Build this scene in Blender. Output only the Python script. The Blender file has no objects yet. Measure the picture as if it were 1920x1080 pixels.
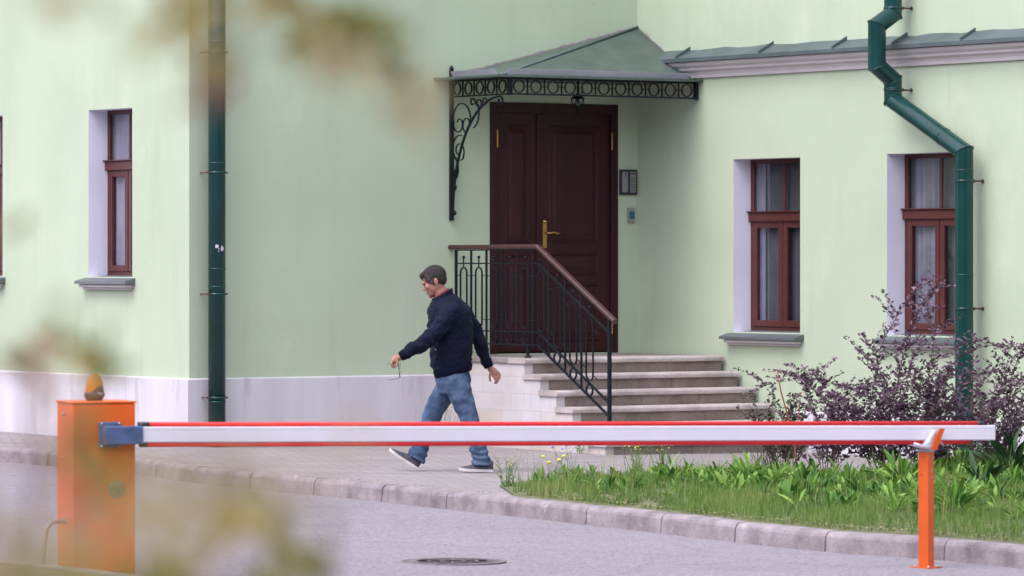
import bpy, bmesh, math, random
import numpy as np
from mathutils import Vector, Matrix, noise, Quaternion
sc = bpy.context.scene
R = math.radians
random.seed(7); rng = np.random.default_rng(7)

# ------------------------------------------------------------ camera, sky, sun, exposure
F, HY, H = 8500.0, 490.0, 1.75          # focal length in pixels of a 1920 frame, horizon row, eye height
cam = bpy.data.objects.new('camera', bpy.data.cameras.new('camera'))
sc.collection.objects.link(cam); sc.camera = cam
cam.location = (0, 0, H); cam.rotation_euler = (R(90), 0, 0)
cam.data.sensor_width = 36; cam.data.lens = 36*F/1920
cam.data.shift_y = -50/1920
cam.data.clip_start = .05; cam.data.clip_end = 2000
cam.data.dof.use_dof = True; cam.data.dof.focus_distance = 39.5
cam.data.dof.aperture_fstop = 4.6

SUNV = Vector((-.50, -.46, 1.05)).normalized()      # towards the sun
w = bpy.data.worlds.new('World'); sc.world = w; w.use_nodes = True
nt = w.node_tree
sky = nt.nodes.new('ShaderNodeTexSky'); sky.sky_type = 'NISHITA'; sky.sun_disc = False
sky.sun_elevation = math.asin(SUNV.z); sky.sun_rotation = math.atan2(SUNV.x, SUNV.y)
sky.dust_density = 1.5; sky.air_density = 1.2
hs = nt.nodes.new('ShaderNodeHueSaturation'); hs.inputs['Saturation'].default_value = .38
tint = nt.nodes.new('ShaderNodeMix'); tint.data_type = 'RGBA'; tint.blend_type = 'MULTIPLY'
tint.inputs[0].default_value = 1; tint.inputs[7].default_value = (1.0, .93, .98, 1)
bg = nt.nodes['Background']; bg.inputs['Strength'].default_value = .15
nt.links.new(sky.outputs[0], hs.inputs['Color']); nt.links.new(hs.outputs[0], tint.inputs[6])
nt.links.new(tint.outputs[2], bg.inputs['Color'])
sl = bpy.data.lights.new('sun', 'SUN'); sl.energy = .5; sl.angle = R(28); sl.color = (1, .97, .97)
so = bpy.data.objects.new('sun', sl); sc.collection.objects.link(so)
so.rotation_euler = (-SUNV).to_track_quat('-Z', 'Y').to_euler()
sc.view_settings.view_transform = 'Standard'; sc.view_settings.look = 'None'
sc.view_settings.exposure = 1.71; sc.view_settings.gamma = 1
try:
    sc.cycles.use_adaptive_sampling = True; sc.cycles.max_bounces = 6
except Exception: pass

# ------------------------------------------------------------ frames of reference
CX, CY = -3.055, 42.9                     # outer corner of the building
DX, DY = .831, .556                       # direction of the door wall (t); u runs out of it
ANG = math.atan2(DY, DX)
def BW(t, u, z=0): return Vector((CX+DX*t+DY*u, CY+DY*t-DX*u, z))
def g(X): return -.012*(max(-9, min(9, X))+3)       # pavement level
KH = .14
def rl(X): return g(X)-KH                  # road level
def pix(px, py, lev):                      # a pixel's point on the ground sheet `lev`
    X = 0
    for _ in range(30):
        Y = F*(H-lev(X))/(py-HY); X = (px-960)/F*Y
    return Vector((X, Y, lev(X)))

# ------------------------------------------------------------ materials
def mat(name, col, rough=.6, var=.12, scale=3., bump=0., bscale=60., metal=0., spec=.5, col2=None, detail=6, coat=0, streak=False, fine=0):
    m = bpy.data.materials.new(name); m.use_nodes = True
    N = m.node_tree.nodes; L = m.node_tree.links; p = N['Principled BSDF']
    p.inputs['Roughness'].default_value = rough; p.inputs['Metallic'].default_value = metal
    p.inputs['Specular IOR Level'].default_value = spec
    p.inputs['Coat Weight'].default_value = coat
    tc = N.new('ShaderNodeTexCoord')
    mp = N.new('ShaderNodeMapping'); L.new(tc.outputs['Object'], mp.inputs[0])
    if streak: mp.inputs['Scale'].default_value = (1, 1, .12)
    nz = N.new('ShaderNodeTexNoise'); nz.inputs['Scale'].default_value = scale; nz.inputs['Detail'].default_value = detail
    L.new(mp.outputs[0], nz.inputs[0])
    cr = N.new('ShaderNodeValToRGB'); cr.color_ramp.elements[0].position = .3; cr.color_ramp.elements[1].position = .7
    a = col2 if col2 else tuple(c*(1-var) for c in col); b = tuple(min(1, c*(1+var*.6)) for c in col) if not col2 else col
    cr.color_ramp.elements[0].color = (*a, 1); cr.color_ramp.elements[1].color = (*b, 1)
    L.new(nz.outputs[0], cr.inputs[0]); out = cr.outputs[0]
    if fine:
        n3 = N.new('ShaderNodeTexNoise'); n3.inputs['Scale'].default_value = bscale; n3.inputs['Detail'].default_value = 3
        L.new(tc.outputs['Object'], n3.inputs[0])
        mr = N.new('ShaderNodeMapRange'); mr.inputs[1].default_value = .3; mr.inputs[2].default_value = .7
        mr.inputs[3].default_value = 1-fine; mr.inputs[4].default_value = 1+fine; L.new(n3.outputs[0], mr.inputs[0])
        mx = N.new('ShaderNodeVectorMath'); mx.operation = 'SCALE'; L.new(out, mx.inputs[0]); L.new(mr.outputs[0], mx.inputs['Scale'])
        out = mx.outputs[0]
    L.new(out, p.inputs['Base Color'])
    if bump:
        n2 = N.new('ShaderNodeTexNoise'); n2.inputs['Scale'].default_value = bscale; n2.inputs['Detail'].default_value = 4
        L.new(tc.outputs['Object'], n2.inputs[0])
        bp = N.new('ShaderNodeBump'); bp.inputs['Strength'].default_value = bump; bp.inputs['Distance'].default_value = .01
        L.new(n2.outputs[0], bp.inputs['Height']); L.new(bp.outputs[0], p.inputs['Normal'])
    m['out'] = 0
    return m
def nodes(m): return m.node_tree.nodes, m.node_tree.links, m.node_tree.nodes['Principled BSDF']
def tone_mat(name, c1, c2, c3=None, rough=.55, trans=.0, spec=.35):
    """leaf material: each leaf's own tint comes from its 'tone' attribute"""
    m = bpy.data.materials.new(name); m.use_nodes = True
    N, L, p = nodes(m)
    at = N.new('ShaderNodeAttribute'); at.attribute_name = 'tone'
    cr = N.new('ShaderNodeValToRGB'); e = cr.color_ramp.elements
    e[0].position = 0; e[0].color = (*c1, 1); e[1].position = 1 if c3 is None else .55; e[1].color = (*c2, 1)
    if c3: k = e.new(1.0); k.color = (*c3, 1)
    L.new(at.outputs['Fac'], cr.inputs[0]); L.new(cr.outputs[0], p.inputs['Base Color'])
    p.inputs['Roughness'].default_value = rough; p.inputs['Specular IOR Level'].default_value = spec
    if trans:
        tr = N.new('ShaderNodeBsdfTranslucent'); L.new(cr.outputs[0], tr.inputs[0])
        mx = N.new('ShaderNodeMixShader'); mx.inputs[0].default_value = trans
        o = N['Material Output']; L.new(p.outputs[0], mx.inputs[1]); L.new(tr.outputs[0], mx.inputs[2]); L.new(mx.outputs[0], o.inputs[0])
    return m

M = {}
GREEN = (.425, .506, .370)
def wall_mat():
    m = mat('stucco_green', GREEN, .9, .075, .7, .22, 55, spec=.2, detail=8)
    N, L, p = nodes(m)
    base = p.inputs['Base Color'].links[0].from_socket
    tc = N.new('ShaderNodeTexCoord'); sx = N.new('ShaderNodeSeparateXYZ'); L.new(tc.outputs['Object'], sx.inputs[0])
    # rain dirt: pale vertical streaks and a few grey scuffs
    mp = N.new('ShaderNodeMapping'); mp.inputs['Scale'].default_value = (2.2, 2.2, .22); L.new(tc.outputs['Object'], mp.inputs[0])
    n = N.new('ShaderNodeTexNoise'); n.inputs['Scale'].default_value = 2.4; n.inputs['Detail'].default_value = 9; L.new(mp.outputs[0], n.inputs[0])
    r = N.new('ShaderNodeMapRange'); r.inputs[1].default_value = .56; r.inputs[2].default_value = .82; r.inputs[3].default_value = 0; r.inputs[4].default_value = .34
    L.new(n.outputs[0], r.inputs[0])
    mx = N.new('ShaderNodeMix'); mx.data_type = 'RGBA'; mx.inputs[7].default_value = (.33, .38, .29, 1)
    L.new(r.outputs[0], mx.inputs[0]); L.new(base, mx.inputs[6])
    v = N.new('ShaderNodeTexVoronoi'); v.inputs['Scale'].default_value = 1.5; L.new(tc.outputs['Object'], v.inputs[0])
    r2 = N.new('ShaderNodeMapRange'); r2.inputs[1].default_value = .0; r2.inputs[2].default_value = .045; r2.inputs[3].default_value = .35; r2.inputs[4].default_value = 0
    L.new(v.outputs['Distance'], r2.inputs[0])
    mx2 = N.new('ShaderNodeMix'); mx2.data_type = 'RGBA'; mx2.inputs[7].default_value = (.25, .27, .25, 1)
    L.new(r2.outputs[0], mx2.inputs[0]); L.new(mx.outputs[2], mx2.inputs[6]); L.new(mx2.outputs[2], p.inputs['Base Color'])
    return m
M['wall'] = wall_mat()
M['plinth'] = mat('plinth_white', (.60, .585, .63), .85, .05, 2.6, .2, 70, col2=(.49, .47, .505), streak=True, detail=9, spec=.2)
M['reveal'] = mat('reveal_white', (.72, .72, .83), .85, .05, 2.0, .1, 70, spec=.2)
M['mould'] = mat('moulding_white', (.52, .48, .50), .7, .10, 2.5, .1, 60, spec=.3)
M['flash'] = mat('painted_sheet_metal', (.072, .098, .106), .5, .22, 3.5, .15, 9, spec=.5, fine=.06)
M['roofg'] = mat('canopy_sheet_green', (.068, .100, .084), .5, .25, 3.0, .25, 7, spec=.5, fine=.06)
M['gutter'] = mat('gutter_pale_metal', (.50, .49, .57), .45, .12, 4, .1, 12, metal=.3)
M['sill'] = mat('sill_grey_metal', (.10, .118, .125), .45, .15, 4, .1, 20)
M['pipe'] = mat('downpipe_green', (.0012, .040, .038), .24, .25, 2.5, .04, 9, spec=.45)
M['iron'] = mat('wrought_iron', (.006, .007, .013), .6, .25, 12, .12, 90, spec=.25)
M['rail'] = mat('handrail_brown', (.055, .020, .021), .45, .25, 14, .15, 40, streak=False)
M['frame'] = mat('window_wood', (.080, .021, .018), .45, .22, 9, .08, 60, spec=.35)
M['door'] = mat('door_wood', (.034, .0068, .0100), .45, .3, 5, .12, 40, streak=True, spec=.25)
M['brass'] = mat('brass', (.50, .31, .09), .3, .2, 30, .1, 80, metal=.9)
M['steel'] = mat('galvanised_steel', (.085, .135, .27), .45, .3, 14, .08, 40, metal=.3)
M['bolt'] = mat('bolt_steel', (.45, .44, .45), .35, .2, 40, 0, 40, metal=.8)
M['rust'] = mat('rusty_rod', (.10, .055, .045), .7, .4, 40, .2, 90)
M['orange'] = mat('orange_paint', (.68, .115, .014), .45, .10, 4, .05, 30, spec=.3)
M['orange2'] = mat('post_orange_paint', (.60, .092, .008), .45, .12, 6, .08, 40)
M['red'] = mat('red_rubber', (.66, .020, .022), .5, .10, 6, .03, 60, spec=.3)
M['white'] = mat('boom_white', (.66, .65, .70), .4, .05, 3, .02, 20)
M['black'] = mat('black_plastic', (.018, .018, .026), .45, .2, 20)
M['amber'] = mat('amber_lens', (.62, .22, .012), .35, .1, 20)
M['beaconbase'] = mat('beacon_base_grey', (.095, .055, .06), .5, .15, 20)
M['whitepl'] = mat('white_plastic', (.52, .50, .57), .35, .05, 8)
M['greypl'] = mat('grey_conduit', (.30, .26, .24), .5, .12, 10)
M['concrete'] = mat('concrete', (.33, .28, .30), .9, .25, 2.2, .4, 45, detail=9, fine=.12, spec=.2)
M['label'] = mat('panel_label', (.22, .225, .22), .5, .1, 60)
M['bluebtn'] = mat('blue_button', (.03, .10, .20), .35, .1, 40)
M['glasslens'] = mat('lens_glass', (.10, .11, .11), .2, .05, 10)
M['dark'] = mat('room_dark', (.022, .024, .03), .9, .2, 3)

def glass_mat():
    m = bpy.data.materials.new('window_glass'); m.use_nodes = True
    N, L, p = nodes(m); o = N['Material Output']
    gl = N.new('ShaderNodeBsdfGlossy'); gl.inputs['Roughness'].default_value = .04; gl.inputs['Color'].default_value = (.9, .93, 1, 1)
    tr = N.new('ShaderNodeBsdfTransparent'); tr.inputs[0].default_value = (.9, .91, .93, 1)
    lw = N.new('ShaderNodeLayerWeight'); lw.inputs[0].default_value = .5
    pw = N.new('ShaderNodeMath'); pw.operation = 'POWER'; pw.inputs[1].default_value = 4; L.new(lw.outputs['Facing'], pw.inputs[0])
    fr = N.new('ShaderNodeMath'); fr.operation = 'MULTIPLY_ADD'; fr.inputs[1].default_value = .85; fr.inputs[2].default_value = .07; L.new(pw.outputs[0], fr.inputs[0])
    mx = N.new('ShaderNodeMixShader'); L.new(fr.outputs[0], mx.inputs[0]); L.new(tr.outputs[0], mx.inputs[1]); L.new(gl.outputs[0], mx.inputs[2])
    L.new(mx.outputs[0], o.inputs[0]); return m
M['glass'] = glass_mat()
def curtain_mat(name, a, b):
    m = mat(name, a, .9, .1, 4, 0, 40, col2=b); return m
M['curtain'] = curtain_mat('net_curtain', (.21, .21, .255), (.13, .13, .165))
M['curtain2'] = curtain_mat('lace_curtain', (.30, .285, .35), (.20, .19, .245))
M['blind'] = curtain_mat('grey_blind', (.085, .092, .105), (.055, .062, .072))

def asphalt_mat():
    m = mat('asphalt', (.240, .220, .243), .92, .06, .5, .5, 130, detail=9, spec=.15)
    N, L, p = nodes(m); base = p.inputs['Base Color'].links[0].from_socket
    tc = N.new('ShaderNodeTexCoord')
    v = N.new('ShaderNodeTexVoronoi'); v.inputs['Scale'].default_value = 62; L.new(tc.outputs['Object'], v.inputs[0])
    sp = N.new('ShaderNodeSeparateColor'); L.new(v.outputs['Color'], sp.inputs[0])
    r = N.new('ShaderNodeMapRange'); r.inputs[3].default_value = .72; r.inputs[4].default_value = 1.28; L.new(sp.outputs[0], r.inputs[0])
    mu = N.new('ShaderNodeVectorMath'); mu.operation = 'SCALE'; L.new(base, mu.inputs[0]); L.new(r.outputs[0], mu.inputs['Scale'])
    # cracks: thin dark lines where a large voronoi's cells meet, only in patches
    wv = N.new('ShaderNodeTexNoise'); wv.inputs['Scale'].default_value = 1.3; wv.inputs['Detail'].default_value = 5; L.new(tc.outputs['Object'], wv.inputs[0])
    ad = N.new('ShaderNodeVectorMath'); ad.operation = 'MULTIPLY_ADD'; ad.inputs[1].default_value = (.8, .8, .8); L.new(wv.outputs['Color'], ad.inputs[0]); L.new(tc.outputs['Object'], ad.inputs[2])
    c = N.new('ShaderNodeTexVoronoi'); c.feature = 'DISTANCE_TO_EDGE'; c.inputs['Scale'].default_value = .22; L.new(ad.outputs[0], c.inputs[0])
    cr = N.new('ShaderNodeMapRange'); cr.inputs[1].default_value = 0; cr.inputs[2].default_value = .012; cr.inputs[3].default_value = .20; cr.inputs[4].default_value = 0; L.new(c.outputs['Distance'], cr.inputs[0])
    mx = N.new('ShaderNodeMix'); mx.data_type = 'RGBA'; mx.inputs[7].default_value = (.10, .08, .085, 1)
    L.new(cr.outputs[0], mx.inputs[0]); L.new(mu.outputs[0], mx.inputs[6]); L.new(mx.outputs[2], p.inputs['Base Color'])
    return m
M['asphalt'] = asphalt_mat()
def stain(m, col, scale, lo, hi, amt, sq=(1, 1, 1), detail=9, off=0):
    # irregular stains and scuffs mixed over a material's own colour
    N, L, p = nodes(m); base = p.inputs['Base Color'].links[0].from_socket
    tc = N.new('ShaderNodeTexCoord'); mp = N.new('ShaderNodeMapping'); mp.inputs['Scale'].default_value = sq; mp.inputs['Location'].default_value = (off, off, off); L.new(tc.outputs['Object'], mp.inputs[0])
    n = N.new('ShaderNodeTexNoise'); n.inputs['Scale'].default_value = scale; n.inputs['Detail'].default_value = detail; n.inputs['Roughness'].default_value = .65; L.new(mp.outputs[0], n.inputs[0])
    r = N.new('ShaderNodeMapRange'); r.inputs[1].default_value = lo; r.inputs[2].default_value = hi; r.inputs[3].default_value = 0; r.inputs[4].default_value = amt; L.new(n.outputs[0], r.inputs[0])
    mx = N.new('ShaderNodeMix'); mx.data_type = 'RGBA'; mx.inputs[7].default_value = (*col, 1); L.new(r.outputs[0], mx.inputs[0]); L.new(base, mx.inputs[6]); L.new(mx.outputs[2], p.inputs['Base Color'])
stain(M['plinth'], (.24, .21, .21), 3.2, .54, .75, .50, (1.6, 1.6, .25)); stain(M['plinth'], (.20, .18, .17), 14, .66, .78, .6, off=3)
stain(M['asphalt'], (.13, .11, .12), .9, .56, .70, .28, off=2); stain(M['asphalt'], (.10, .085, .09), 5, .68, .76, .35, off=9)
stain(M['wall'], (.62, .66, .56), 1.1, .55, .66, .20, (1, 1, .6), off=5)
def brick_mat(name, c1, c2, cm, bw, bh, mortar=.012, axis='XY', rough=.9, rot=0, soft=.25, vary=.5, shift=0):
    m = mat(name, (1, 1, 1), rough, .18, 1.6, .25, 60, detail=8, spec=.2)
    N, L, p = nodes(m); var = p.inputs['Base Color'].links[0].from_socket
    tc = N.new('ShaderNodeTexCoord'); mp = N.new('ShaderNodeMapping')
    if axis == 'YZ':
        s = N.new('ShaderNodeSeparateXYZ'); cb = N.new('ShaderNodeCombineXYZ'); L.new(tc.outputs['Object'], s.inputs[0])
        L.new(s.outputs[1], cb.inputs[0]); L.new(s.outputs[2], cb.inputs[1]); L.new(cb.outputs[0], mp.inputs[0])
    else: L.new(tc.outputs['Object'], mp.inputs[0])
    mp.inputs['Rotation'].default_value = (0, 0, rot); mp.inputs['Location'].default_value = (shift, 0, 0)
    b = N.new('ShaderNodeTexBrick'); L.new(mp.outputs[0], b.inputs[0])
    b.inputs['Color1'].default_value = (*c1, 1); b.inputs['Color2'].default_value = (*c2, 1); b.inputs['Mortar'].default_value = (*cm, 1)
    b.inputs['Scale'].default_value = 1; b.inputs['Brick Width'].default_value = bw; b.inputs['Row Height'].default_value = bh
    b.inputs['Mortar Size'].default_value = mortar; b.inputs['Mortar Smooth'].default_value = soft; b.inputs['Bias'].default_value = 0
    mx = N.new('ShaderNodeMix'); mx.data_type = 'RGBA'; mx.blend_type = 'MULTIPLY'; mx.inputs[0].default_value = 1
    L.new(b.outputs[0], mx.inputs[6]); L.new(var, mx.inputs[7]); L.new(mx.outputs[2], p.inputs['Base Color'])
    return m
M['paver'] = brick_mat('paving_bricks', (.275, .245, .252), (.315, .283, .288), (.195, .172, .178), .22, .11, .007, rot=R(-8))
M['ashlar'] = brick_mat('limestone_blocks', (.58, .555, .585), (.54, .475, .43), (.50, .465, .48), .33, .162, .006, 'YZ', vary=1, shift=.1)
stain(M['ashlar'], (.42, .33, .27), 2.2, .52, .72, .55, off=4); stain(M['paver'], (.13, .11, .11), 1.6, .55, .74, .35, off=1)
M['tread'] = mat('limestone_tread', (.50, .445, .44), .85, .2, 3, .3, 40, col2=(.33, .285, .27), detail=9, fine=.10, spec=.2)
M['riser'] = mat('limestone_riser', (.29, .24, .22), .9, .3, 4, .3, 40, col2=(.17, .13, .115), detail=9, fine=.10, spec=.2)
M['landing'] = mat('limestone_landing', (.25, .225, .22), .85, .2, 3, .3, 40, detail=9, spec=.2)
def kerb_mat():
    m = mat('kerb_concrete', (.315, .28, .295), .9, .2, 5, .35, 50, col2=(.165, .14, .148), detail=10, fine=.1, spec=.2)
    return m
M['kerb'] = kerb_mat(); stain(M['kerb'], (.09, .075, .08), 4, .58, .70, .55, off=6); stain(M['kerb'], (.52, .50, .50), 6, .62, .74, .5, off=8)
M['soil'] = mat('soil', (.16, .15, .08), .95, .4, 6, .5, 30, col2=(.08, .10, .035))
M['verge'] = mat('verge_soil', (.12, .09, .05), .95, .4, 6, .5, 30)
M['castiron'] = mat('cast_iron', (.15, .13, .14), .75, .5, 9, .4, 50, metal=.2)
M['grass'] = tone_mat('grass_blades', (.050, .115, .022), (.14, .25, .05), (.32, .33, .14), .6, .25, .2)
M['broad'] = tone_mat('broad_leaves', (.03, .10, .015), (.12, .26, .035), (.25, .40, .09), .55, .22, .22)
M['dock'] = tone_mat('dark_broad_leaves', (.015, .04, .018), (.03, .075, .028), (.055, .12, .045), .5, .15, .25)
M['barb'] = tone_mat('purple_leaves', (.035, .020, .033), (.12, .068, .105), (.25, .165, .22), .5, .15, .3)
M['barbg'] = tone_mat('purple_green_leaves', (.03, .035, .022), (.075, .07, .05), (.16, .125, .13), .5, .15, .3)
M['twig'] = mat('red_brown_twig', (.07, .03, .028), .7, .4, 30)
M['twigd'] = mat('dark_twig', (.045, .033, .028), .8, .4, 30)
M['stemg'] = mat('green_stem', (.10, .16, .05), .6, .3, 20)
M['litter'] = tone_mat('fallen_leaf', (.30, .28, .10), (.40, .36, .17), (.10, .12, .04), .7)
M['yellow'] = mat('yellow_petal', (.75, .68, .08), .5, .1, 40)
M['blue'] = mat('blue_petal', (.28, .30, .72), .5, .1, 40)
M['skin'] = mat('skin', (.36, .165, .12), .55, .12, 18, .05, 90, spec=.4)
N, L, p = nodes(M['skin']); b_ = p.inputs['Base Color'].links[0].from_socket; tc = N.new('ShaderNodeTexCoord')
ds = N.new('ShaderNodeVectorMath'); ds.operation = 'DISTANCE'; L.new(tc.outputs['Object'], ds.inputs[0]); JAW = ds
mr = N.new('ShaderNodeMapRange'); mr.inputs[1].default_value = .03; mr.inputs[2].default_value = .075; mr.inputs[3].default_value = .55; mr.inputs[4].default_value = 0; L.new(ds.outputs['Value'], mr.inputs[0])
mx = N.new('ShaderNodeMix'); mx.data_type = 'RGBA'; mx.inputs[7].default_value = (.13, .075, .065, 1); L.new(mr.outputs[0], mx.inputs[0]); L.new(b_, mx.inputs[6]); L.new(mx.outputs[2], p.inputs['Base Color'])
M['skinh'] = mat('skin_hand', (.36, .165, .12), .5, .12, 40, .05, 90)
M['lips'] = mat('lips', (.34, .11, .10), .5, .1, 40)
M['eye'] = mat('eye', (.04, .03, .03), .2, .1, 40)
M['hair'] = mat('hair', (.055, .042, .042), .65, .5, 55, .7, 260, col2=(.018, .013, .013), spec=.2)
M['jacket'] = mat('navy_jacket', (.0050, .0068, .023), .8, .3, 6, .18, 300, spec=.15)
M['jknit'] = mat('jacket_knit', (.0046, .0062, .020), .9, .2, 6, .4, 260, spec=.1)
M['shirt'] = mat('red_shirt', (.20, .022, .03), .8, .2, 20)
M['jeans'] = mat('denim', (.105, .155, .245), .9, .35, 9, .25, 220, col2=(.024, .045, .098), fine=.15, spec=.15)
M['shoe'] = mat('navy_shoe', (.05, .052, .075), .75, .25, 30, .1, 90)
M['sole'] = mat('pale_sole', (.55, .50, .48), .7, .1, 20)
M['zip'] = mat('zip_metal', (.5, .5, .52), .35, .1, 40, metal=.8)
FG = lambda n, a, b, c: tone_mat(n, a, b, c, .6, .45, .3)
M['fol_olive'] = FG('olive_leaf', (.07, .08, .012), (.16, .16, .028), (.30, .27, .06))
M['fol_ochre'] = FG('ochre_leaf', (.22, .16, .04), (.34, .26, .09), (.44, .37, .16))
M['fol_red'] = FG('russet_leaf', (.20, .085, .045), (.32, .17, .10), (.40, .28, .18))
M['fol_pink'] = FG('faded_leaf', (.32, .25, .14), (.42, .35, .20), (.38, .37, .18))

# ------------------------------------------------------------ mesh builder
class MB:
    def __init__(s, xf=None): s.v = []; s.f = []; s.sm = []; s.xf = xf or (lambda p: p)
    def add(s, vs, fs, smooth=False):
        o = len(s.v); s.v += [tuple(s.xf(tuple(p))) for p in vs]; s.f += [tuple(i+o for i in f) for f in fs]; s.sm += [smooth]*len(fs); return s
    def box(s, a, b):
        x0, y0, z0 = a; x1, y1, z1 = b
        s.add([(x0,y0,z0),(x1,y0,z0),(x1,y1,z0),(x0,y1,z0),(x0,y0,z1),(x1,y0,z1),(x1,y1,z1),(x0,y1,z1)],
              [(0,3,2,1),(4,5,6,7),(0,1,5,4),(1,2,6,5),(2,3,7,6),(3,0,4,7)]); return s
    def bbox(s, a, b, r=.004):
        """box with chamfered edges"""
        a = [min(a[i], b[i]) for i in range(3)], [max(a[i], b[i]) for i in range(3)]
        lo, hi = a; r = min(r, *(.45*(hi[i]-lo[i]) for i in range(3)))
        bm = bmesh.new(); bmesh.ops.create_cube(bm, size=1)
        for v in bm.verts: v.co = [lo[i]+(v.co[i]+.5)*(hi[i]-lo[i]) for i in range(3)]
        bmesh.ops.bevel(bm, geom=bm.edges[:], offset=r, segments=2, affect='EDGES', profile=.5)
        bm.verts.index_update()
        s.add([tuple(v.co) for v in bm.verts], [[v.index for v in f.verts] for f in bm.faces]); bm.free(); return s
    def quad(s, *p): s.add(p, [tuple(range(len(p)))]); return s
    def tube(s, path, r, n=8, cap=True, closed=False, squash=None):
        P = [Vector(p) for p in path]; m = len(P)
        rs = r if hasattr(r, '__len__') else [r]*m
        def tan(i):
            if closed: return (P[(i+1) % m]-P[i-1]).normalized()
            a = P[max(0, i-1)]; b = P[min(m-1, i+1)]; d = b-a
            return d.normalized() if d.length > 1e-9 else Vector((0,0,1))
        t0 = tan(0); up = Vector((0,0,1)) if abs(t0.z) < .9 else Vector((1,0,0))
        nrm = (up-t0*up.dot(t0)).normalized(); vs = []
        prev = t0
        for i in range(m):
            t = tan(i); q = prev.rotation_difference(t); nrm = q @ nrm; nrm = (nrm-t*nrm.dot(t)).normalized(); prev = t
            bi = t.cross(nrm); k = 1.0
            if not closed and 0 < i < m-1:
                c = (P[i]-P[i-1]).normalized().dot(t); k = 1/max(.5, c)
            for j in range(n):
                a = 2*math.pi*j/n; vs.append(P[i]+(nrm*math.cos(a)+bi*math.sin(a))*rs[i])
        fs = []
        for i in range(m if closed else m-1):
            for j in range(n):
                a = i*n+j; b = i*n+(j+1) % n; i2 = (i+1) % m; fs.append((a, b, i2*n+(j+1) % n, i2*n+j))
        s.add(vs, fs, True)
        if cap and not closed:
            o = len(s.v)-m*n; s.f += [tuple(o+j for j in range(n))[::-1], tuple(o+(m-1)*n+j for j in range(n))]; s.sm += [False]*2
        return s
    def strip(s, path, w, th, wd):
        """flat iron bar following a path: width vector wd (unit) times w, thickness th across"""
        P = [Vector(p) for p in path]; wd = Vector(wd); m = len(P); vs = []
        for i in range(m):
            t = (P[min(m-1, i+1)]-P[max(0, i-1)]).normalized(); c = t.cross(wd).normalized()
            for a, b in ((-1,-1),(1,-1),(1,1),(-1,1)): vs.append(P[i]+wd*a*w/2+c*b*th/2)
        fs = []
        for i in range(m-1):
            for j in range(4): fs.append((i*4+j, i*4+(j+1) % 4, i*4+4+(j+1) % 4, i*4+4+j))
        fs += [(3,2,1,0), tuple(4*(m-1)+j for j in range(4))]
        s.add(vs, fs); return s
    def lathe(s, prof, c, n=24, axis=(0,0,1), sx=1, sy=1):
        ax = Vector(axis).normalized(); u = ax.orthogonal().normalized() if abs(ax.z) < .99 else Vector((1,0,0)); v = ax.cross(u); c = Vector(c)
        vs = []; fs = []
        for r, h in prof:
            for j in range(n):
                a = 2*math.pi*j/n; vs.append(c+ax*h+u*math.cos(a)*r*sx+v*math.sin(a)*r*sy)
        for i in range(len(prof)-1):
            for j in range(n): fs.append((i*n+j, i*n+(j+1) % n, (i+1)*n+(j+1) % n, (i+1)*n+j))
        s.add(vs, fs, True)
        o = len(s.v)-len(prof)*n
        if prof[0][0] > 1e-4: s.f.append(tuple(o+j for j in range(n))[::-1]); s.sm.append(False)
        if prof[-1][0] > 1e-4: s.f.append(tuple(o+(len(prof)-1)*n+j for j in range(n))); s.sm.append(False)
        return s
    def ell(s, c, r, n=16, m=10, rot=None):
        c = Vector(c); vs = []; fs = []
        for i in range(m+1):
            th = math.pi*i/m
            for j in range(n):
                a = 2*math.pi*j/n; p = Vector((r[0]*math.sin(th)*math.cos(a), r[1]*math.sin(th)*math.sin(a), r[2]*math.cos(th)))
                if rot is not None: p = rot @ p
                vs.append(c+p)
        for i in range(m):
            for j in range(n): fs.append((i*n+j, (i+1)*n+j, (i+1)*n+(j+1) % n, i*n+(j+1) % n))
        s.add(vs, fs, True); return s
    def hell(s, c, r, *a, **k): return s.ell(c, tuple(q*HS for q in r), *a, **k)
    def loft(s, rings, cap=True):
        n = len(rings[0]); vs = [p for r in rings for p in r]; fs = []
        for i in range(len(rings)-1):
            for j in range(n): fs.append((i*n+j, i*n+(j+1) % n, (i+1)*n+(j+1) % n, (i+1)*n+j))
        if cap: fs += [tuple(range(n))[::-1], tuple((len(rings)-1)*n+j for j in range(n))]
        s.add(vs, fs, True); return s
    def mesh(s, name):
        me = bpy.data.meshes.new(name); me.from_pydata(s.v, [], s.f)
        me.polygons.foreach_set('use_smooth', s.sm)
        bm = bmesh.new(); bm.from_mesh(me)
        bmesh.ops.remove_doubles(bm, verts=bm.verts, dist=1e-5)
        bmesh.ops.recalc_face_normals(bm, faces=bm.faces); bm.to_mesh(me); bm.free()
        return me
    def build(s, name, m, parent=None, label=None):
        return link(name, s.mesh(name), m, parent, label)
def link(name, me, m, parent=None, label=None):
    o = bpy.data.objects.new(name, me); sc.collection.objects.link(o)
    if m is not None: me.materials.clear(); me.materials.append(m)
    if parent is not None: o.parent = parent
    if label: o['label'] = label
    return o
def thing(name, label, cat, loc, rotz=0, group=None):
    o = bpy.data.objects.new(name, None); sc.collection.objects.link(o); o.empty_display_size = .2
    o.location = loc; o.rotation_euler = (0, 0, rotz); o['label'] = label; o['category'] = cat
    if group: o['group'] = group
    return o
def bthing(name, label, cat, t0, u0, z0, group=None):
    o = thing(name, label, cat, BW(t0, u0, z0), ANG, group)
    return o, (lambda p: (p[0]-t0, -(p[1]-u0), p[2]-z0))
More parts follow.
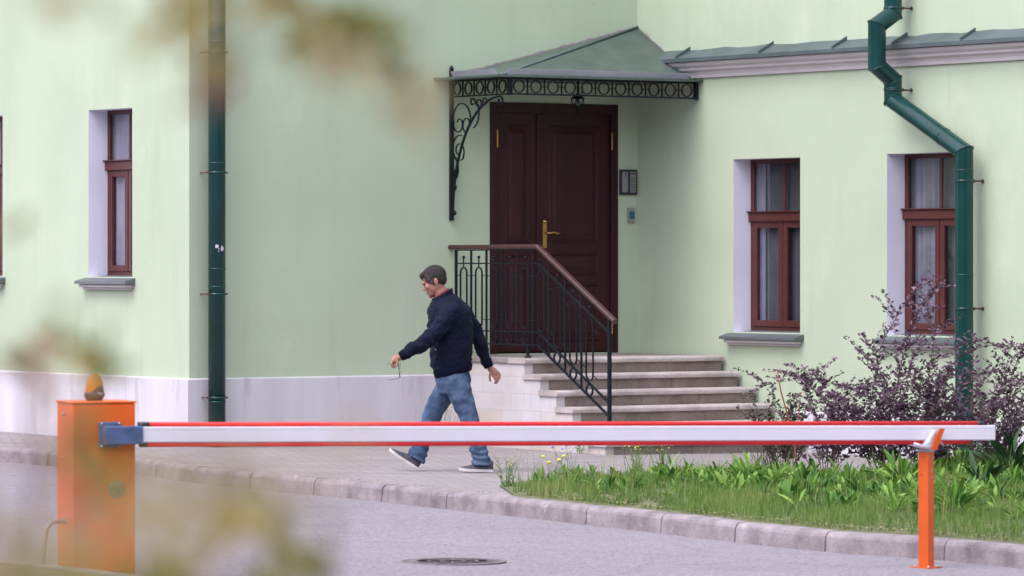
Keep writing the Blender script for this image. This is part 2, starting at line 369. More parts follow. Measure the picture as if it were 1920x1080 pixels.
def fuse(mb, voxel, smooth=3, fac=.5, disp=None):
    me = mb.mesh('tmp'); o = bpy.data.objects.new('tmp', me); sc.collection.objects.link(o)
    r = o.modifiers.new('r', 'REMESH'); r.mode = 'VOXEL'; r.voxel_size = voxel; r.use_smooth_shade = True
    if smooth: q = o.modifiers.new('s', 'SMOOTH'); q.iterations = smooth; q.factor = fac
    dg = bpy.context.evaluated_depsgraph_get(); dg.update()
    out = bpy.data.meshes.new_from_object(o.evaluated_get(dg)); bpy.data.objects.remove(o); bpy.data.meshes.remove(me)
    if disp:
        no = [v.normal.copy() for v in out.vertices]
        for v, n in zip(out.vertices, no): v.co = v.co+n*disp(v.co)
    out.polygons.foreach_set('use_smooth', [True]*len(out.polygons))
    return out
def leaf_mesh(name, P, D, N, ln, wd, tone, shape='ovate', bend=.15):
    """P base points, D length directions, N face normals, ln/wd arrays; a folded blade of 4 quads each"""
    P = np.asarray(P, float); D = np.asarray(D, float); N = np.asarray(N, float); n = len(P)
    ln = np.broadcast_to(np.asarray(ln, float), n)[:, None]; wd = np.broadcast_to(np.asarray(wd, float), n)[:, None]
    D /= np.linalg.norm(D, axis=1, keepdims=True)+1e-9
    S = np.cross(D, N); S /= np.linalg.norm(S, axis=1, keepdims=True)+1e-9; N = np.cross(S, D)
    if shape == 'blade': prof = [(0, .5, 0), (.5, .42, .12), (1, .04, .45)]
    elif shape == 'ovate': prof = [(0, .08, 0), (.35, .5, .05), (.72, .42, -.02), (1, .05, -.15)]
    elif shape == 'obovate': prof = [(0, .06, 0), (.6, .5, .04), (1, .12, -.06)]
    else: prof = [(0, .12, 0), (.2, .2, .10), (.45, .55, .15), (.7, .5, .08), (.88, .3, -.1), (1, .04, -.28)]
    vs = []; 
    for a, b, c in prof:
        cen = P+D*ln*a+N*ln*c*bend*4*(.5 if shape != 'blade' else -.8)
        fold = N*wd*b*.25
        vs += [cen-S*wd*b+fold, cen, cen+S*wd*b+fold]
    k = len(prof); V = np.stack(vs, 1).reshape(-1, 3)
    base = np.arange(n)[:, None]*(3*k); fs = []
    for i in range(k-1):
        for j in (0, 1): fs.append(np.stack([base[:, 0]+3*i+j, base[:, 0]+3*i+j+1, base[:, 0]+3*i+4+j, base[:, 0]+3*i+3+j], 1))
    Fc = np.concatenate(fs); me = bpy.data.meshes.new(name)
    me.vertices.add(len(V)); me.vertices.foreach_set('co', V.ravel())
    me.loops.add(Fc.size); me.loops.foreach_set('vertex_index', Fc.ravel().astype(np.int32))
    me.polygons.add(len(Fc)); me.polygons.foreach_set('loop_start', np.arange(0, Fc.size, 4, dtype=np.int32))
    me.polygons.foreach_set('use_smooth', np.ones(len(Fc), bool))
    me.update(); me.validate()
    at = me.attributes.new('tone', 'FLOAT', 'POINT'); at.data.foreach_set('value', np.repeat(np.asarray(tone, float), 3*k))
    return me

# ============================================================ SETTING: road, pavement, kerb, lawn
xs = [-400, -60, -20, -9, 9, 20, 60, 400]
ys = [-200, 0, 10, 60, 200, 1200]
mb = MB(); vv = [(x, y, rl(x)) for y in ys for x in xs]; nx = len(xs)
mb.add(vv, [(j*nx+i, j*nx+i+1, (j+1)*nx+i+1, (j+1)*nx+i) for j in range(len(ys)-1) for i in range(nx-1)])
o = mb.build('road', M['asphalt']); o['kind'] = 'structure'

kpx = [(-520, 845), (-220, 853), (0, 866), (106, 875), (252, 887), (350, 904), (590, 929), (640, 933), (837, 955), (968, 969), (1107, 985), (1257, 1002), (1410, 1021), (1573, 1037), (1722, 1047), (1920, 1066), (2200, 1092), (2600, 1126)]
KP = [pix(a, b, rl) for a, b in kpx]
def catmull(P, n=14):
    out = []
    for i in range(len(P)-1):
        p0 = P[max(0, i-1)]; p1 = P[i]; p2 = P[i+1]; p3 = P[min(len(P)-1, i+2)]
        for k in range(n):
            t = k/n; out.append(.5*((2*p1)+(p2-p0)*t+(2*p0-5*p1+4*p2-p3)*t*t+(3*p1-p0-3*p2+p3)*t**3))
    out.append(P[-1]); return out
def smooth_path(P, it):
    P = [p.copy() for p in P]
    for _ in range(it):
        P = [P[0]]+[(P[i-1]+P[i]*2+P[i+1])/4 for i in range(1, len(P)-1)]+[P[-1]]
    return P
KC = smooth_path(catmull(KP), 14)
acc = [0]
for i in range(1, len(KC)): acc.append(acc[-1]+(KC[i]-KC[i-1]).length)
def kat(s):
    s = max(0, min(acc[-1]-1e-6, s))
    import bisect
    i = min(len(acc)-2, bisect.bisect_right(acc, s)-1); f = (s-acc[i])/(acc[i+1]-acc[i]); return KC[i].lerp(KC[i+1], f)
def knorm(s):
    d = kat(s+.2)-kat(s-.2); n = Vector((-d.y, d.x, 0)).normalized(); return n if n.y > 0 else -n
j0 = min(range(len(KC)), key=lambda i: abs(960+KC[i].x/KC[i].y*F-837)); s0 = acc[j0] % 1.07
mb = MB(); KW = .15
s = s0-1.07
prof = [(.0, -.05), (.012, .10), (.02, .118), (.034, .132), (.055, .139), (KW-.01, .141), (KW, .135), (KW, -.05)]
k = 0
while s < acc[-1]:
    a, b = s+.007, s+1.063; rings = []
    jig = random.uniform(-.004, .004); jz = random.uniform(-.003, .003)
    for q in range(5):
        ss = a+(b-a)*q/4; p = kat(ss); n = knorm(ss); e = .004 if q in (0, 4) else 0
        rings.append([(p.x+n.x*(pr[0]+jig+(e if i < 3 else 0)), p.y+n.y*(pr[0]+jig+(e if i < 3 else 0)), rl(p.x)+pr[1]+jz-(e if 1 < i < 6 else 0)) for i, pr in enumerate(prof)])
    if a > 0: mb.loft(rings)
    s += 1.07
for i in range(len(mb.sm)): mb.sm[i] = False
o = mb.build('kerb', M['kerb']); o['kind'] = 'structure'
# mortar sunk in the joints
mb = MB(); rings = []
ss = .2
while ss < acc[-1]-.2:
    p = kat(ss); n = knorm(ss); z = rl(p.x)
    rings.append([(p.x+n.x*q, p.y+n.y*q, z+h) for q, h in ((.035, -.05), (.04, .08), (.07, .115), (.13, .122), (.13, -.05))]); ss += .4
mb.loft(rings); o = mb.build('kerb_mortar', M['concrete']); o['kind'] = 'structure'

# pavement sheet from the kerb back to well under the building
mb = MB(); A = []; Bk = []
ss = 0
while ss < acc[-1]:
    p = kat(ss); n = knorm(ss); q = p+n*(KW-.004); A.append((q.x, q.y, g(q.x)-.004)); ss += .5
for (x, y, z) in A: Bk.append((x, 58, g(x)-.004))
n = len(A); mb.add(A+Bk, [(i, i+1, n+i+1, n+i) for i in range(n-1)])
o = mb.build('pavement', M['paver']); o['kind'] = 'structure'

# lawn bed: polygon between kerb back edge and a back line
tip = pix(938, 912, g)
def kerb_back_at_px(px):
    best = min(range(0, int(acc[-1]*20)), key=lambda i: abs(960+kat(i/20).x/kat(i/20).y*F-px)); return best/20
s_tip = kerb_back_at_px(935); s_end = kerb_back_at_px(2300)
backpx = [(935, 911), (1000, 901), (1100, 896), (1250, 894), (1400, 894), (1560, 896), (1700, 894), (1800, 872), (1900, 860), (2100, 862), (2300, 864)]
BL = [pix(a, b, g) for a, b in backpx]
def back_at(f):
    x = f*(len(BL)-1); i = min(len(BL)-2, int(x)); return BL[i].lerp(BL[i+1], x-i)
NL, ML = 48, 12; grid = []
def lawn_pt(f, v):
    s_ = s_tip+(s_end-s_tip)*f; p = kat(s_)+knorm(s_)*(KW+.002); b = back_at(f)
    q = p.lerp(b, v); w_ = min(1, f*6)*math.sin(min(1, v*3)*math.pi/2)*min(1, (1-v)*6)
    return Vector((q.x, q.y, g(q.x)+.008+.035*w_+.01*w_*noise.noise(Vector((q.x*2, q.y*2, 0)))))
vv = [tuple(lawn_pt(i/NL, (j/ML)**2) if j else lawn_pt(i/NL, 0)-Vector((0, .03, .03))) for i in range(NL+1) for j in range(ML+1)]
mb = MB(); mb.add(vv, [(i*(ML+1)+j, (i+1)*(ML+1)+j, (i+1)*(ML+1)+j+1, i*(ML+1)+j+1) for i in range(NL) for j in range(ML)], True)
o = mb.build('lawn', M['soil']); o['kind'] = 'structure'

# grass blades
def sample_lawn(n, vfun=None):
    out = []
    while len(out) < n:
        f = random.random(); wlen = (back_at(f)-kat(s_tip+(s_end-s_tip)*f)).length/9.5
        if random.random() > wlen: continue
        v = random.random() if vfun is None else vfun()
        out.append((f, v))
    return out
def rand_dirs(n, tilt):
    a = rng.uniform(0, 2*np.pi, n); t = np.abs(rng.normal(0, tilt, n)); return np.stack([np.cos(a)*np.sin(t), np.sin(a)*np.sin(t), np.cos(t)], 1), a
pts = sample_lawn(60000)
pts = [(f, v) for f, v in pts if noise.noise(Vector((f*30, v*9, 2))) > -.28+.5*(v > .8)*(f < .25)-.25*(f > .3)+.45*max(0, 1-f*5)]
P = np.array([lawn_pt(f, v) for f, v in pts]); n = len(P)
D, a = rand_dirs(n, .38); N = np.stack([np.cos(a+rng.normal(0, .5, n)), np.sin(a), np.zeros(n)+.1], 1)
pn = np.array([noise.noise(Vector((p[0]*1.6, p[1]*1.1, 3))) for p in P])
ln = rng.uniform(.03, .082, n)*(1+.8*np.clip(pn*2, -.6, 1)); tone = np.clip(.42+.5*pn+rng.normal(0, .22, n), 0, 1)
me = leaf_mesh('grass', P, D, N, ln, rng.uniform(.0028, .0058, n), tone, 'blade')
o = link('grass', me, M['grass']); o['kind'] = 'stuff'; o['label'] = 'short green grass growing on the lawn bed behind the kerb'; o['category'] = 'grass'

pts2 = sample_lawn(900); P2 = np.array([lawn_pt(f, v) for f, v in pts2]); n = len(P2); D2, a2 = rand_dirs(n, .30)
me = leaf_mesh('stalks', P2, D2, np.stack([np.cos(a2), np.sin(a2), np.zeros(n)+.1], 1), rng.uniform(.14, .30, n), rng.uniform(.003, .006, n), rng.uniform(.3, 1, n), 'blade', .25)
o = link('tall_grass', me, M['grass']); o['kind'] = 'stuff'; o['label'] = 'sparse taller grass stalks standing above the turf'; o['category'] = 'grass'
# low broad-leaved weeds (rosettes), nobody could count them
Pl, Dl, Nl, ll, wl, tl = [], [], [], [], [], []
def rosette(p, k, L, W, lift, tone0):
    for i in range(k):
        a = random.uniform(0, 6.283); e = random.uniform(*lift)
        d = Vector((math.cos(a)*math.cos(e), math.sin(a)*math.cos(e), math.sin(e)))
        nn = Vector((-math.cos(a)*math.sin(e), -math.sin(a)*math.sin(e), math.cos(e)))+Vector([random.gauss(0, .25) for _ in range(3)])
        Pl.append(p); Dl.append(d); Nl.append(nn); q = random.uniform(.6, 1.1); ll.append(L*q); wl.append(W*q*random.uniform(.8, 1.2)); tl.append(min(1, max(0, tone0+random.gauss(0, .22))))
def clumpiness(p): return noise.noise(Vector((p[0]*.9+5, p[1]*.55, 0)))
cnt = 0
while cnt < 1500:
    f, v = sample_lawn(1)[0]; 
    v = .16+.84*v**.75
    p = lawn_pt(f, v)
    if f < .30 and random.random() > f*1.6: continue
    if v < .3 and random.random() > .35: continue
    if clumpiness(p) < random.uniform(-.45, .15): continue
    big = random.random() < .5
    L_ = random.choice((.06, .07, .09, .11, .14, .18))*(.55+.45*min(1, f*2.2)); rosette(p, random.randint(4, 9), L_, L_*random.uniform(.12, .28), (.25, 1.45), random.uniform(-.1, .9)); cnt += 1
me = leaf_mesh('weeds', Pl, Dl, Nl, ll, wl, tl, 'long', .12)
o = link('low_weeds', me, M['broad']); o['kind'] = 'stuff'; o['label'] = 'bright green broad-leaved weeds filling the lawn bed'; o['category'] = 'weeds'

# litter: fallen leaf bits on pavement and by the kerb
Pt = []; 
for _ in range(900):
    s_ = random.uniform(s_tip, s_end); q = kat(s_)+knorm(s_)*(KW+abs(random.gauss(0, .07))+.01); Pt.append((q.x, q.y, g(q.x)+.028))
for _ in range(240):
    px, py = random.uniform(420, 1750), random.uniform(842, 905); p = pix(px, py, g); s_ = kerb_back_at_px(px) if False else 0
    kk = 915+(px-590)*.085
    if py > kk-12: continue
    Pt.append((p.x, p.y, g(p.x)+.006))
for cxp, cyp, k, sp in ((958, 845, 14, .10), (985, 851, 22, .13), (955, 858, 16, .12), (1050, 863, 6, .2), (1290, 866, 8, .3)):
    p = pix(cxp, cyp, g)
    for _ in range(k): Pt.append((p.x+random.gauss(0, sp), p.y+random.gauss(0, sp*1.5), g(p.x)+.008))
for _ in range(260):
    s_ = random.uniform(0, s_tip); q = kat(s_)+knorm(s_)*(KW+abs(random.gauss(0, .02))); Pt.append((q.x, q.y, g(q.x)+.004))
for _ in range(170):
    s_ = random.uniform(0, acc[-1]); q = kat(s_)-knorm(s_)*abs(random.gauss(0, .03)); Pt.append((q.x, q.y, rl(q.x)+.006))
n = len(Pt); a = rng.uniform(0, 6.28, n)
D = np.stack([np.cos(a), np.sin(a), rng.uniform(-.1, .35, n)], 1); N = np.stack([rng.normal(0, .3, n), rng.normal(0, .3, n), np.ones(n)], 1)
me = leaf_mesh('litter', Pt, D, N, rng.uniform(.012, .032, n), rng.uniform(.005, .012, n), rng.uniform(0, 1, n), 'ovate')
o = link('fallen_leaves', me, M['litter']); o['kind'] = 'stuff'; o['label'] = 'small dry yellowish leaves scattered over pavement and kerb'; o['category'] = 'fallen leaves'

# near kerb in the bottom-left corner with its verge towards the camera
nl = lambda X: rl(X)+.12
a0, a1 = pix(-300, 1012, nl), pix(255, 1076, nl); d = (a1-a0).normalized(); a1 = a1+d*5; nn = Vector((d.y, -d.x, 0))
if nn.y > 0: nn = -nn
mb = MB(); rings = []
for q in range(9):
    p = a0.lerp(a1, q/8); rings.append([(p.x+nn.x*o_, p.y+nn.y*o_, nl(p.x)+h) for o_, h in ((0, -.2), (0, -.012), (.015, 0), (.15, 0), (.15, -.2))])
mb.loft(rings); [mb.sm.__setitem__(i, False) for i in range(len(mb.sm))]; o = mb.build('near_kerb', M['kerb']); o['kind'] = 'structure'
mb = MB(); p, q = a0+nn*.15, a1+nn*.15; r_, t_ = q+nn*9, p+nn*9
mb.quad(*[(v.x, v.y, nl(v.x)-.01) for v in (p, q, r_, t_)]); o = mb.build('verge', M['verge']); o['kind'] = 'structure'

# unseen belt of trees, added to darken the horizon's light and its reflections
mb = MB(); vv = []; K = 90; J = 12; rr_ = 44
for i in range(K+1):
    a_ = R(150)+R(240)*i/K
    for j in range(J+1):
        z = 15*j/J; q = rr_+2.2*noise.noise(Vector((i*.35, j*.6, 0)))*2; hz_ = z*(1+.28*noise.noise(Vector((i*.22, 5, 0))))
        vv.append((q*math.cos(a_)*1.1, 22+q*math.sin(a_), hz_-.5))
mb.add(vv, [(i*(J+1)+j, (i+1)*(J+1)+j, (i+1)*(J+1)+j+1, i*(J+1)+j+1) for i in range(K) for j in range(J)], False)
o = mb.build('unseen_shade_belt', mat('shade_belt_green', (.05, .085, .03), .8, .6, 1.2, .5, 3, col2=(.015, .03, .01))); o['kind'] = 'stuff'; o['label'] = 'unseen dark green tree belt added behind the viewer to darken the horizon'; o['category'] = 'trees'

# ============================================================ BUILDING
bld = thing('green_building', 'pale green stucco building with white plinth, recessed entrance corner and brown windows', 'building', BW(0, 0, 0), ANG)
bx = lambda p: (p[0], -p[1], p[2])
ZT = 7.6
def holed(mb, fix, fixval, a0, a1, z0, z1, holes):
    """sheet in the plane fix=fixval over (a, z) with rectangular holes"""
    As = sorted({a0, a1, *[h[0] for h in holes], *[h[1] for h in holes]}); Zs = sorted({z0, z1, *[h[2] for h in holes], *[h[3] for h in holes]})
    for i in range(len(As)-1):
        for j in range(len(Zs)-1):
            ca, cz = (As[i]+As[i+1])/2, (Zs[j]+Zs[j+1])/2
            if any(h[0] < ca < h[1] and h[2] < cz < h[3] for h in holes): continue
            P = [(As[i], Zs[j]), (As[i+1], Zs[j]), (As[i+1], Zs[j+1]), (As[i], Zs[j+1])]
            mb.quad(*[(fixval, a, z) if fix == 't' else (a, fixval, z) for a, z in P])
TR = 5.2
PZ = .63
leftw = [(-1.99, -1.106, 1.60, 3.235), (-4.70, -3.815, 1.60, 3.235), (-7.40, -6.52, 1.60, 3.235)]
rightw = [(1.625, 2.70, 1.06, 2.75), (4.035, 5.10, 1.06, 2.755)]
DT0, DT1, DZ0, DZ1 = 3.41, 4.956, .835, 3.325
mb = MB(bx); holed(mb, 't', 0, -14, 0, -.3, ZT, leftw); mb.build('wall', M['wall'], bld, 'sunlit stucco wall left of the corner')
mb = MB(bx); holed(mb, 'u', 0, 0, TR, -.3, ZT, [(DT0, DT1, DZ0, DZ1)])
for a, b in (((DT0, 0), (DT0, -.06)), ((DT1, 0), (DT1, -.06))): mb.quad((a[0], a[1], DZ0), (b[0], b[1], DZ0), (b[0], b[1], DZ1), (a[0], a[1], DZ1))
mb.quad((DT0, 0, DZ1), (DT1, 0, DZ1), (DT1, -.06, DZ1), (DT0, -.06, DZ1))
mb.build('wall', M['wall'], bld, 'shaded stucco wall with the door')
mb = MB(bx); holed(mb, 't', TR, 0, 14, -.3, ZT, rightw)
mb.quad((TR, 14, -.3), (TR+12, 14, -.3), (TR+12, 14, ZT), (TR, 14, ZT)); mb.build('wall', M['wall'], bld, 'stucco wall right of the entrance')
mb = MB(bx); mb.add([(0, -14, ZT), (0, 0, ZT), (TR, 0, ZT), (TR, 14, ZT), (TR+12, 14, ZT), (TR+12, -14, ZT)], [(0,1,2,3,4,5)])
mb.quad((0, -14, -.3), (TR+12, -14, -.3), (TR+12, -14, ZT), (0, -14, ZT)).quad((TR+12, -14, -.3), (TR+12, 14, -.3), (TR+12, 14, ZT), (TR+12, -14, ZT))
mb.build('roof', M['flash'], bld)  # unseen flat roof and rear walls, added to keep sky light from leaking in
# plinth: a thin proud course
mb = MB(bx); e_ = .03
top = lambda a: PZ
mb.add([(-e_, -14, -.3), (-e_, -14, PZ), (0, -14, PZ+.012), (-e_, e_, -.3), (-e_, e_, PZ), (0, 0, PZ+.012), (2.83, e_, -.3), (2.83, e_, PZ), (2.83, 0, PZ+.012)],
       [(0,3,4,1), (1,4,5,2), (3,6,7,4), (4,7,8,5)])
PR = .30; mb.add([(TR-e_, 2.6, -.3), (TR-e_, 14, -.3), (TR-e_, 14, PR), (TR-e_, 2.6, PR), (TR, 2.6, PR+.012), (TR, 14, PR+.012)], [(0,1,2,3), (3,2,5,4)])
mb.build('plinth', M['plinth'], bld)

def window(t, u0, u1, z0, z1, kind, label):
    """u0 deep end (left in view), u1 near end; wall plane t, opening goes into +t"""
    D_ = .21; f0 = t+D_; W_ = u1-u0; mid = (u0+u1)/2; zt = z0+(z1-z0)*.665
    mb = MB(bx)
    fw = .055
    mb.bbox((f0, u0, z0), (f0+.022, u0+fw, z1)).bbox((f0, u1-fw, z0), (f0+.022, u1, z1)).bbox((f0, u0+fw, z1-fw*.8), (f0+.022, u1-fw, z1)).bbox((f0, u0+fw, z0), (f0+.022, u1-fw, z0+.05))
    win = mb.build('window', M['frame'], bld, label)
    mb = MB(bx); mb.bbox((f0-.035, u0+.004, zt-.045), (f0-.001, u1-.004, zt+.045), .008).bbox((f0-.055, u0+.002, zt+.0452), (f0-.001, u1-.002, zt+.058), .004); mb.build('transom', M['frame'], win)
    mb = MB(bx); mb.bbox((f0+.004, mid-.018, zt+.046), (f0+.020, mid+.018, z1-fw*.8-.001)); mb.build('mullion', M['frame'], win)
    sw = .062
    for a, b in ((u0+fw+.001, mid-.006), (mid+.006, u1-fw-.001)):
        mb = MB(bx); za, zb = z0+.051, zt-.046; q = f0-.012
        mb.bbox((q, a, za), (q+.030, a+sw, zb)).bbox((q, b-sw, za), (q+.030, b, zb)).bbox((q, a+sw+.0005, zb-sw), (q+.030, b-sw-.0005, zb)).bbox((q, a+sw+.0005, za), (q+.030, b-sw-.0005, za+sw))
        s_ = mb.build('sash', M['frame'], win)
        mb = MB(bx); mb.quad((f0+.010, a+sw-.01, za+sw-.01), (f0+.010, b-sw+.01, za+sw-.01), (f0+.010, b-sw+.01, zb-sw+.01), (f0+.010, a+sw-.01, zb-sw+.01)); mb.build('window_pane', M['glass'], win)
    mb = MB(bx); mb.bbox((f0-.004, mid-.02, z0+.051), (f0+.019, mid+.02, zt-.046), .003); mb.build('meeting_rail', M['frame'], win)
    for a, b in ((u0+fw, mid-.018), (mid+.018, u1-fw)):
        mb = MB(bx); mb.quad((f0+.014, a, zt+.04), (f0+.014, b, zt+.04), (f0+.014, b, z1-fw*.8), (f0+.014, a, z1-fw*.8)); mb.build('window_pane', M['glass'], win)
    # reveal
    mb = MB(bx)
    for u in (u0, u1): mb.quad((t, u, z0), (f0+.022, u, z0), (f0+.022, u, z1), (t, u, z1))
    mb.quad((t, u0, z1), (t, u1, z1), (f0+.022, u1, z1), (f0+.022, u0, z1)); mb.quad((t, u0, z0-.001), (t, u1, z0-.001), (f0+.022, u1, z0-.001), (f0+.022, u0, z0-.001))
    mb.build('reveal', M['reveal'], win)
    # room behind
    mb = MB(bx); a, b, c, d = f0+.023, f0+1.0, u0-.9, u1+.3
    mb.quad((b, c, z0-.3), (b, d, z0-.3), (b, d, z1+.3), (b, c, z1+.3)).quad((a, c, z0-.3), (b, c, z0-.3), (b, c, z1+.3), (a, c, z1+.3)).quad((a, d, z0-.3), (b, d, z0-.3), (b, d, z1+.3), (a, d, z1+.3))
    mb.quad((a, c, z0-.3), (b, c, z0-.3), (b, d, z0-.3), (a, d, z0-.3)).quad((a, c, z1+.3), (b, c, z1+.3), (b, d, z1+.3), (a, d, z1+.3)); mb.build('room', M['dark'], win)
    # curtains
    def folds(ua, ub, tt, amp, fr, m, zl=z0-.1, zh=z1+.1):
        K = 60; A_ = []; B_ = []
        for i in range(K+1):
            u = ua+(ub-ua)*i/K; off = amp*math.sin(i/K*(ub-ua)*fr)+amp*.4*math.sin(i*.83); A_.append((tt+off, u, zl)); B_.append((tt+off*.8, u, zh))
        mb = MB(bx); mb.add(A_+B_, [(i, i+1, K+2+i, K+1+i) for i in range(K)], True); mb.build('curtain', m, win)
    if kind == 'drape': folds(u0-.02, u0+.18, f0+.050, .010, 95, M['curtain']); folds(u0-.7, u1+.3, f0+.075, .01, 40, M['blind'])
    elif kind == 'lace': folds(u0-.7, u1+.1, f0+.052, .010, 60, M['curtain2'])
    elif kind == 'pale':
        folds(u0-.7, u1+.2, f0+.075, .012, 50, M['blind']); folds(u0+.10, u0+.45, f0+.052, .014, 80, M['curtain'])
    # sill
    mb = MB(bx); mb.add([(t-.115, u0-.085, z0-.045), (t-.115, u1+.06, z0-.045), (f0-.001, u1, z0+.012), (f0-.001, u0, z0+.012), (t-.115, u0-.085, z0-.072), (t-.115, u1+.06, z0-.072), (t+.0, u1+.06, z0-.072), (t, u0-.085, z0-.072), (t-.001, u0-.085, z0-.012), (t-.001, u1+.06, z0-.012), (t-.001, u0, z0-.012), (t-.001, u1, z0-.012)],
        [(0,1,9,8), (10,11,2,3), (0,4,5,1), (4,7,6,5), (0,8,7,4), (1,5,6,9)]); si = mb.build('window_sill', M['sill'], win)
    mb = MB(bx); mb.bbox((t-.085, u0-.05, z0-.105), (t-.0005, u1+.03, z0-.073), .008).bbox((t-.05, u0-.03, z0-.125), (t-.0005, u1+.01, z0-.1055), .006); mb.build('sill_moulding', M['mould'], win)
    return win
kinds = [('lace', 'narrow window nearest the corner with lace curtain'), ('lace', 'window cut by the left edge of the photo'), ('lace', 'window beyond the left edge')]
for (a, b, c, d), (k, l) in zip(leftw, kinds): window(0, a, b, c, d, k, l)
window(TR, *rightw[0], 'drape', 'brown window with pale drape beside the steps')
window(TR, *rightw[1], 'pale', 'brown window partly behind the angled downpipe')

# cornice on the right wing with sheet-metal flashing
CZ = 3.565
cp = [(0, CZ), (.03, CZ), (.035, CZ+.03), (.05, CZ+.055), (.085, CZ+.075), (.09, CZ+.095), (.095, CZ+.10), (.125, CZ+.118), (.14, CZ+.14), (.14, CZ+.155), (0, CZ+.155)]
u_a, u_b = .50, 14
mb = MB(bx); mb.loft([[(TR-a, u, z) for a, z in cp] for u in (u_a, u_b)]); [mb.sm.__setitem__(i, False) for i in range(len(mb.sm))]
mb.build('cornice', M['mould'], bld)
mb = MB(bx); fp = [(.175, CZ+.158), (.175, CZ+.195), (0.001, CZ+.285), (.001, CZ+.158)]
K = 60; rings = []
for i in range(K+1):
    u = .36+(13.6)*i/K; w_ = .006*math.sin(i*1.7)+.004*math.sin(i*4.1); rings.append([(TR-a, u, z+(w_ if j == 2 else 0)) for j, (a, z) in enumerate(fp)])
mb.loft(rings); [mb.sm.__setitem__(i, False) for i in range(len(mb.sm))]
fl = mb.build('cornice_flashing', M['flash'], bld)
for u in (.90, 2.27, 3.42, 4.33, 5.32, 6.4, 7.4, 8.6):
    mb = MB(bx); mb.add([(TR-.178, u-.006, CZ+.196), (TR-.178, u+.010, CZ+.196), (TR-.0, u+.010, CZ+.287), (TR-.0, u-.006, CZ+.287), (TR-.178, u-.006, CZ+.222), (TR-.178, u+.010, CZ+.222), (TR-.0, u+.010, CZ+.318), (TR-.0, u-.006, CZ+.318)], [(0,1,2,3), (4,5,6,7), (0,1,5,4), (1,2,6,5), (2,3,7,6), (3,0,4,7)])
    mb.build('standing_seam', M['flash'], fl)

# door
mb = MB(bx); yb = -.055
jw = .085
mb.bbox((DT0+.001, yb, DZ0), (DT0+jw, .012, DZ1-.001)).bbox((DT1-jw, yb, DZ0), (DT1-.001, .012, DZ1-.001)).bbox((DT0+jw+.0005, yb, DZ1-.10), (DT1-jw-.0005, .012, DZ1-.001)).bbox((DT0+.001, yb-.1, DZ0-.03), (DT1-.001, yb-.0005, DZ1))
door = mb.build('door', M['door'], bld, 'dark brown double door with one narrow and one wide leaf')
def leaf(ta, tb, panels):
    mb = MB(bx); z0, z1 = DZ0+.02, DZ1-.103; y0, y1 = yb+.001, -.018
    Ts = sorted({ta, tb, *[p[0] for p in panels], *[p[1] for p in panels]}); Zs = sorted({z0, z1, *[p[2] for p in panels], *[p[3] for p in panels]})
    for i in range(len(Ts)-1):
        for j in range(len(Zs)-1):
            c = ((Ts[i]+Ts[i+1])/2, (Zs[j]+Zs[j+1])/2)
            if any(p[0] < c[0] < p[1] and p[2] < c[1] < p[3] for p in panels): continue
            mb.quad((Ts[i], y1, Zs[j]), (Ts[i+1], y1, Zs[j]), (Ts[i+1], y1, Zs[j+1]), (Ts[i], y1, Zs[j+1]))
    mb.quad((ta, y1, z0), (ta, y0, z0), (ta, y0, z1), (ta, y1, z1)).quad((tb, y1, z0), (tb, y0, z0), (tb, y0, z1), (tb, y1, z1)).quad((ta, y1, z0), (tb, y1, z0), (tb, y0, z0), (ta, y0, z0))
    for (a, b, c, d) in panels:
        lv = [(0, y1), (.008, y1+.010), (.02, y1+.010), (.032, y1-.008), (.050, y1-.009), (.085, y1+.002)]
        for k in range(len(lv)-1):
            (o0, h0), (o1, h1) = lv[k], lv[k+1]
            q0 = [(a+o0, h0, c+o0), (b-o0, h0, c+o0), (b-o0, h0, d-o0), (a+o0, h0, d-o0)]; q1 = [(a+o1, h1, c+o1), (b-o1, h1, c+o1), (b-o1, h1, d-o1), (a+o1, h1, d-o1)]
            for m_ in range(4): mb.quad(q0[m_], q0[(m_+1) % 4], q1[(m_+1) % 4], q1[m_])
        mb.quad(*q1)
    return mb.build('door_leaf', M['door'], door)
zpx = lambda py, s_=188.3: H-(py-HY)/s_
TM = 3.995
leaf(DT0+jw+.002, TM-.002, [(3.60, 3.90, zpx(455), zpx(235)), (3.60, 3.90, zpx(640), zpx(475))])
leaf(TM+.002, DT1-jw-.002, [(4.13, 4.74, zpx(455), zpx(235)), (4.13, 4.74, zpx(516), zpx(473)), (4.13, 4.74, zpx(640), zpx(531))])
mb = MB(bx); mb.bbox((TM-.02, -.0175, DZ0+.02), (TM+.02, -.002, DZ1-.11), .005); mb.build('astragal', M['door'], door)
hz = zpx(437)
mb = MB(bx); mb.bbox((TM+.055, -.0175, hz-.15), (TM+.105, -.006, hz+.10), .004).lathe([(.028, 0), (.024, .02), (.012, .035), (0, .045)], (TM+.08, -.012, hz+.10), 12)
mb.tube([(TM+.08, -.01, hz), (TM+.08, .045, hz), (TM+.10, .055, hz), (TM+.15, .055, hz+.008), (TM+.19, .055, hz-.006), (TM+.215, .055, hz+.004)], [.011, .010, .010, .009, .008, .009], 10).build('door_handle', M['brass'], door)
for t_, py in ((DT0+jw-.004, 262), (DT1-jw+.004, 263), (DT1-jw+.004, 612)):
    mb = MB(bx); z = zpx(py); 
    for k in range(5): mb.lathe([(.0075, 0), (.009, .004), (.009, .028), (.0075, .032)], (t_, .018, z-.085+k*.034), 10)
    mb.lathe([(.004, 0), (.007, .008), (0, .014)], (t_, .018, z+.085), 8); mb.build('hinge', M['brass'], door)

# ------------------------------------------------------------ entrance canopy
cn, cx = bthing('entrance_canopy', 'small green hipped sheet-metal canopy with wrought iron lattice above the door', 'canopy', 2.93, 0, 3.36)
z1c = 3.525; T0, U1 = 2.90, 1.04
apex = (TR, 0, 4.11)
mb = MB(cx)
ov = .09
